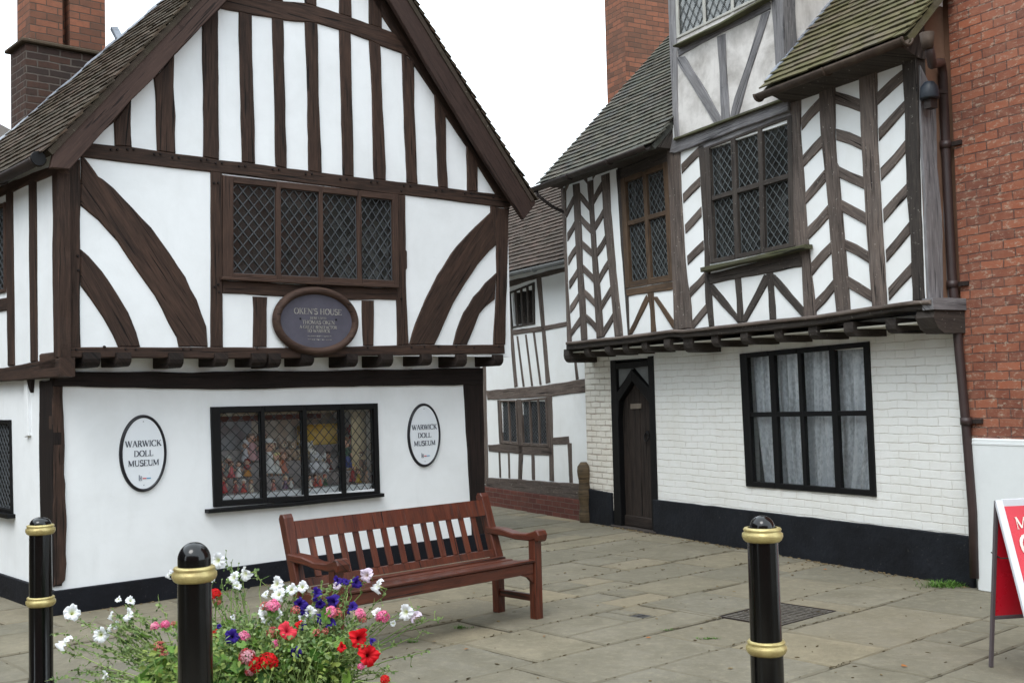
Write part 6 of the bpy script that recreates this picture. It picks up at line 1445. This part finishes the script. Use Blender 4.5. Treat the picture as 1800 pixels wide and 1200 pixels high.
def plant(label, fl, root, lsize=(.022, .011), leafn=9, mat=LF1, leaf='oval', extra=10, spread=None, fill=0, fillr=.15, fillz=(.38, .6), cat='plant', name='petunia_plant'):
    """fl: list of (zoom tag, x, y, kind, size, depth shift)"""
    rp = TC + Vector((root[0], root[1], TZ - .03)); o = empty(name, rp, fr.uniform(0, 0), label, cat, 'bedding plants in the flower tub')
    ends = []
    for i, (t, x, y_, kind, sz, dy) in enumerate(fl):
        u, v_ = px(t, [(x, y_)])[0]; p = atY(u, v_, TC.y + root[1] * .6 + dy)
        me = FM[kind][i % len(FM[kind])]; f = bpy.data.objects.new('flower' if kind[0] != 'g' else 'flower_head', me); COL.objects.link(f); f.parent = o; f.location = p - rp
        if kind[0] == 'g': nd = Vector((fr.uniform(-.3, .3), fr.uniform(-.6, -.1), 1))
        else: nd = Vector((fr.uniform(-1.0, 1.0), fr.uniform(-1.1, -.35), fr.uniform(-.1, .9)))
        nd.normalize(); f.rotation_mode = 'QUATERNION'; f.rotation_quaternion = nd.to_track_quat('Z', 'Y'); f.scale = (sz * .92,) * 3
        ends.append((p - nd * .055 * (1 if kind[0] != 'g' else .3), nd))
    for _ in range(extra):
        b = fr.choice(ends)[0] if ends else rp + Vector((0, 0, .2)); q = b + Vector((fr.gauss(0, .07), fr.gauss(0, .07), fr.uniform(-.16, .05))); ends.append((q, Vector((fr.gauss(0, .4), -.3, 1)).normalized()))
    bs, bl_ = BM(), BM()
    for e, nd in ends:
        st = rp + Vector((fr.gauss(0, .04), fr.gauss(0, .04), 0)); mid = (st + e) / 2 + Vector(((e.x - st.x) * .25, (e.y - st.y) * .25, .12 + .3 * abs(e.z - st.z))) * (1 if spread is None else spread)
        mid = mid if mid.z > st.z else Vector((mid.x, mid.y, st.z + .1)); C = bez(st, (mid + e - nd * .12) / 2, e, 9); C = [c + (rv(.008) if 0 < i < 9 else Vector()) for i, c in enumerate(C)]
        fs = tube(bs, [c - rp for c in C], [.0035 - .0018 * i / 9 for i in range(10)], 5); setcol(bs, fs, (fr.random(), 0, 0))
        for k in range(leafn):
            t = 1 - .7 * fr.random() ** 1.5 - .02; i = int(t * 9); c = C[i].lerp(C[min(i + 1, 9)], t * 9 - i); d = rv() + Vector((0, -.2, .3)); L = fr.uniform(.6, 1.25)
            add_leaf(bl_, c - rp, d, rv() + Vector((0, -.5, 1)), lsize[0] * L, lsize[1] * 2 * L, leaf)
            if fr.random() < .3: # side sprig
                dd = d.normalized() * fr.uniform(.02, .06); fs = tube(bs, [c - rp, c - rp + dd], .0012, 4); setcol(bs, fs, (fr.random(), 0, 0)); add_leaf(bl_, c - rp + dd, d + rv(.4), rv() + Vector((0, 0, 1)), lsize[0] * .7, lsize[1] * 1.3, 'oval')
    for _ in range(fill):
        a = fr.uniform(0, 6.3); q = fillr * math.sqrt(fr.random()); p = rp + Vector((q * math.cos(a), q * math.sin(a) * .8, 0)); top = fr.uniform(*fillz); h = top - (q / fillr) ** 2 * .08
        p2 = Vector((p.x, p.y, h)); d = Vector((math.cos(a), math.sin(a), 0)) * .7 + rv(.5) + Vector((0, -.4, 0))
        add_leaf(bl_, p2 - rp, d, rv(.5) + Vector((0, -.6, 1)), lsize[0] * fr.uniform(.6, 1.2), lsize[1] * 2 * fr.uniform(.6, 1.2), leaf)
        if fr.random() < .12: fs = tube(bs, [p - rp, (p + p2) / 2 + rv(.03) - rp, p2 - rp], .0018, 4); setcol(bs, fs, (fr.random(), 0, 0))
    finish(bs, 'stems', STM, o); finish(bl_, 'leaves', mat, o, recalc=False); return o
plant('trailing white petunia spreading left out of the tub, between left and middle bollards', [('Y',185,582,'white',1.0,0),('Y',115,845,'white',1.05,-.05),('Y',432,775,'white',.95,.05),('Y',675,597,'white',.82,.1),('Y',525,610,'white',.6,.1),('Y',588,462,'white',.42,.15),('Y',700,475,'white',.6,.15),('Y',515,715,'white',.5,.1),('Y',570,690,'white',.55,.1),('Y',470,1130,'white',.6,-.1)], (-.22, -.02), leafn=26, extra=36, lsize=(.019, .008), fill=0)
plant('white petunia right behind the middle bollard, flowers up against the black wall base', [('Z',105,115,'white',1.0,.1),('Z',240,255,'white',.8,.12),('Z',335,225,'white',.95,.15),('Z',270,325,'white',.6,.1),('Y',1035,245,'white',.6,.2),('Z',235,590,'white',.35,0),('Z',65,280,'white',.4,.1)], (-.02, .12), leafn=13, extra=16, lsize=(.018, .008))
plant('white petunia in the middle of the tub with its flowers level with the bench seat', [('Z',595,310,'white',.95,.12),('Z',615,395,'white',.9,.05),('Z',720,355,'white',.75,.1),('Z',810,335,'white',.75,.12),('Z',505,395,'white',.5,.12),('Z',515,585,'white',.95,-.05),('Z',600,560,'white',.7,.05),('Z',875,545,'white',.8,.0),('Z',820,600,'white',.6,-.02),('Z',480,520,'white',.55,.05)], (.08, .05), leafn=12, extra=14, lsize=(.02, .009))
plant('dark violet petunia in front of the left end of the bench', [('Z',925,395,'purple',1.0,.05),('Z',795,480,'purple',1.0,.0),('Z',830,530,'purple',.8,-.02),('Z',1065,465,'purple',1.05,.05),('Z',1220,510,'purple',.9,.02),('Z',1110,280,'purple',.8,.1),('Z',1265,295,'purple',.85,.1),('Z',960,480,'purple',.7,.05),('Z',1035,640,'purple',.85,-.05),('Z',960,600,'purple',.75,-.03),('Z',830,670,'purple',.55,-.05),('Z',1180,290,'purple',.6,.1)], (.2, .05), leafn=11, extra=12, lsize=(.02, .009))
plant('violet petunia low on the left of the tub beside the middle bollard', [('Z',230,745,'purple',1.0,-.1),('Z',760,880,'purple',.75,-.15),('Z',120,663,'purple',.35,-.1)], (-.08, -.15), leafn=12, extra=6, lsize=(.02, .009))
plant('lilac white petunia trailing right towards the bench front rail', [('Z',1345,240,'lilac',1.0,.1),('Z',1440,325,'white',.95,.1),('Z',1100,325,'lilac',.6,.08),('Z',1670,545,'white',1.0,.0),('Z',1745,580,'lilac',.9,.0),('Z',1440,560,'white',.7,-.02),('Z',1570,640,'white',.4,0)], (.3, .05), leafn=14, extra=22, lsize=(.018, .008))
plant('coral red petunia in the centre of the tub', [('Z',690,695,'coral',1.1,-.1),('Z',780,640,'red',.5,-.05)], (.05, -.1), leafn=10, extra=5)
plant('scarlet petunia at the right side of the tub', [('Z',1290,765,'red',1.2,-.08),('Z',1365,905,'red',1.25,-.12),('Z',1135,835,'red',.6,-.12),('Z',1390,790,'purple',.5,-.1)], (.28, -.12), leafn=12, extra=10)
G = dict(name='geranium_plant', mat=LF2, leaf='round', lsize=(.062, .03), leafn=1)
plant('red geranium with three heads low at the front of the tub', [('Z',525,965,'gred',1.2,-.2),('Z',350,925,'gred',1.15,-.18),('Z',430,990,'gred',1.0,-.2),('Z',375,1040,'gred',.7,-.2),('Z',1500,1110,'gred',.6,-.2)], (-.05, -.22), extra=4, fill=60, fillr=.26, fillz=(.36, .52), **G)
plant('pink geranium with heads across the middle of the tub', [('Z',570,500,'gpink',1.15,0),('Z',500,500,'gfade',.9,.02),('Z',325,755,'gpink',1.0,-.1),('Z',590,815,'gpink',.8,-.12),('Z',560,720,'gfade',1.1,-.08),('Z',755,535,'gfade',.9,.0)], (-.02, -.08), extra=4, fill=70, fillr=.3, fillz=(.40, .60), **G)
plant('pink geranium behind the scarlet petunia at the right of the tub', [('Z',1050,550,'gpink',1.05,.0),('Z',1100,560,'gfade',1.0,.0),('Z',1290,565,'gpink',.95,.0),('Z',1480,590,'gpink',1.15,0),('Z',1315,610,'gfade',.8,0),('Z',1300,1000,'gpink',.6,-.2),('Z',930,725,'gfade',.8,-.08),('Z',1000,710,'gfade',.7,-.08)], (.24, -.02), extra=4, fill=70, fillr=.27, fillz=(.38, .60), **G)
plant('pink geranium at the left of the tub beside the trailing white petunia', [('Y',910,705,'gpink',.75,.05),('Y',1000,690,'gpink',.8,.05),('Y',950,885,'gfade',1.1,0),('Y',990,950,'gfade',.9,0),('Y',1075,680,'gfade',.5,.05)], (-.28, -.05), extra=4, fill=60, fillr=.24, fillz=(.36, .54), **G)
plant('red geranium behind the middle bollard', [('Z',85,400,'gred',.8,.05),('Z',105,460,'gfade',.8,.05),('Z',90,725,'gred',.6,0)], (-.12, .1), extra=3, fill=30, fillr=.2, fillz=(.4, .6), **G)
b_ = plant('bushy yellow green foliage filling the tub between the flowers', [], (.03, -.06), name='foliage_plant', mat=LF3, leaf='oval', lsize=(.034, .010), leafn=8, extra=10, fill=2200, fillr=.50, fillz=(.34, .60))
b_ = plant('fine leaved green foliage filling the right of the tub', [], (.14, -.0), name='foliage_plant', mat=LF1, leaf='oval', lsize=(.028, .008), leafn=8, extra=10, fill=2600, fillr=.42, fillz=(.34, .66))
# ================================================================== BUILDINGS ACROSS THE STREET (behind the photographer; seen only as reflections)
ob = empty('brick_terrace', (0, -9, 0), 0, 'long plain red brick building across the street, behind the viewpoint', 'building')
bm = BM(); box(bm, -14, 14, -6, 0, 0, 7.5); finish(bm, 'brick_wall', MT['cbrick'], ob)
bm = BM()
slab(bm, [Vector((-14.2, .25, 7.4)), Vector((14.2, .25, 7.4)), Vector((14.2, -3, 9.6)), Vector((-14.2, -3, 9.6))], Vector((0, .56, .83)), .15); finish(bm, 'roof', MT['tile4'], ob)
for i in range(8):
    for z in (.9, 4.2):
        x = -12.4 + i * 3.5
        bm = BM()
        for a in (0, .55, 1.1): box(bm, x + a, x + a + .08, -.02, .06, z, z + 1.7)
        box(bm, x, x + 1.18, -.02, .058, z, z + .08); box(bm, x, x + 1.18, -.02, .058, z + 1.62, z + 1.7); box(bm, x, x + 1.18, -.02, .05, z + .8, z + .86)
        wn = finish(bm, 'window', MT['alu'], ob); bm = BM(); box(bm, x + .04, x + 1.14, .0, .02, z + .04, z + 1.66); finish(bm, 'pane', MT['room_d'], wn)

# building beyond the left edge of the picture
lb = empty('stone_building', (-15.5, 3, 0), 0, 'tall plain building standing left of the gabled house, outside the view', 'building')
bm = BM(); box(bm, -4, 0, -9, 42, 0, 9.5); finish(bm, 'wall', MT['cbrick_d'], lb)
bm = BM(); slab(bm, [Vector((.3, -9.2, 9.4)), Vector((.3, 42.2, 9.4)), Vector((-3, 42.2, 12)), Vector((-3, -9.2, 12))], Vector((.6, 0, .8)), .15); finish(bm, 'roof', MT['tile4'], lb)
for i in range(6):
    for z in (1, 4, 7):
        y0_ = -8 + i * 4; bm = BM(); box(bm, -.02, .05, y0_, y0_ + 1.1, z, z + .08); box(bm, -.02, .05, y0_, y0_ + 1.1, z + 1.5, z + 1.58); box(bm, -.02, .05, y0_, y0_ + .07, z + .08, z + 1.5); box(bm, -.02, .05, y0_ + 1.03, y0_ + 1.1, z + .08, z + 1.5); box(bm, -.02, .04, y0_ + .51, y0_ + .57, z + .08, z + 1.5)
        wn = finish(bm, 'window', MT['alu'], lb); bm = BM(); box(bm, 0, .02, y0_ + .04, y0_ + 1.06, z + .04, z + 1.54); finish(bm, 'pane', MT['room_d'], wn)
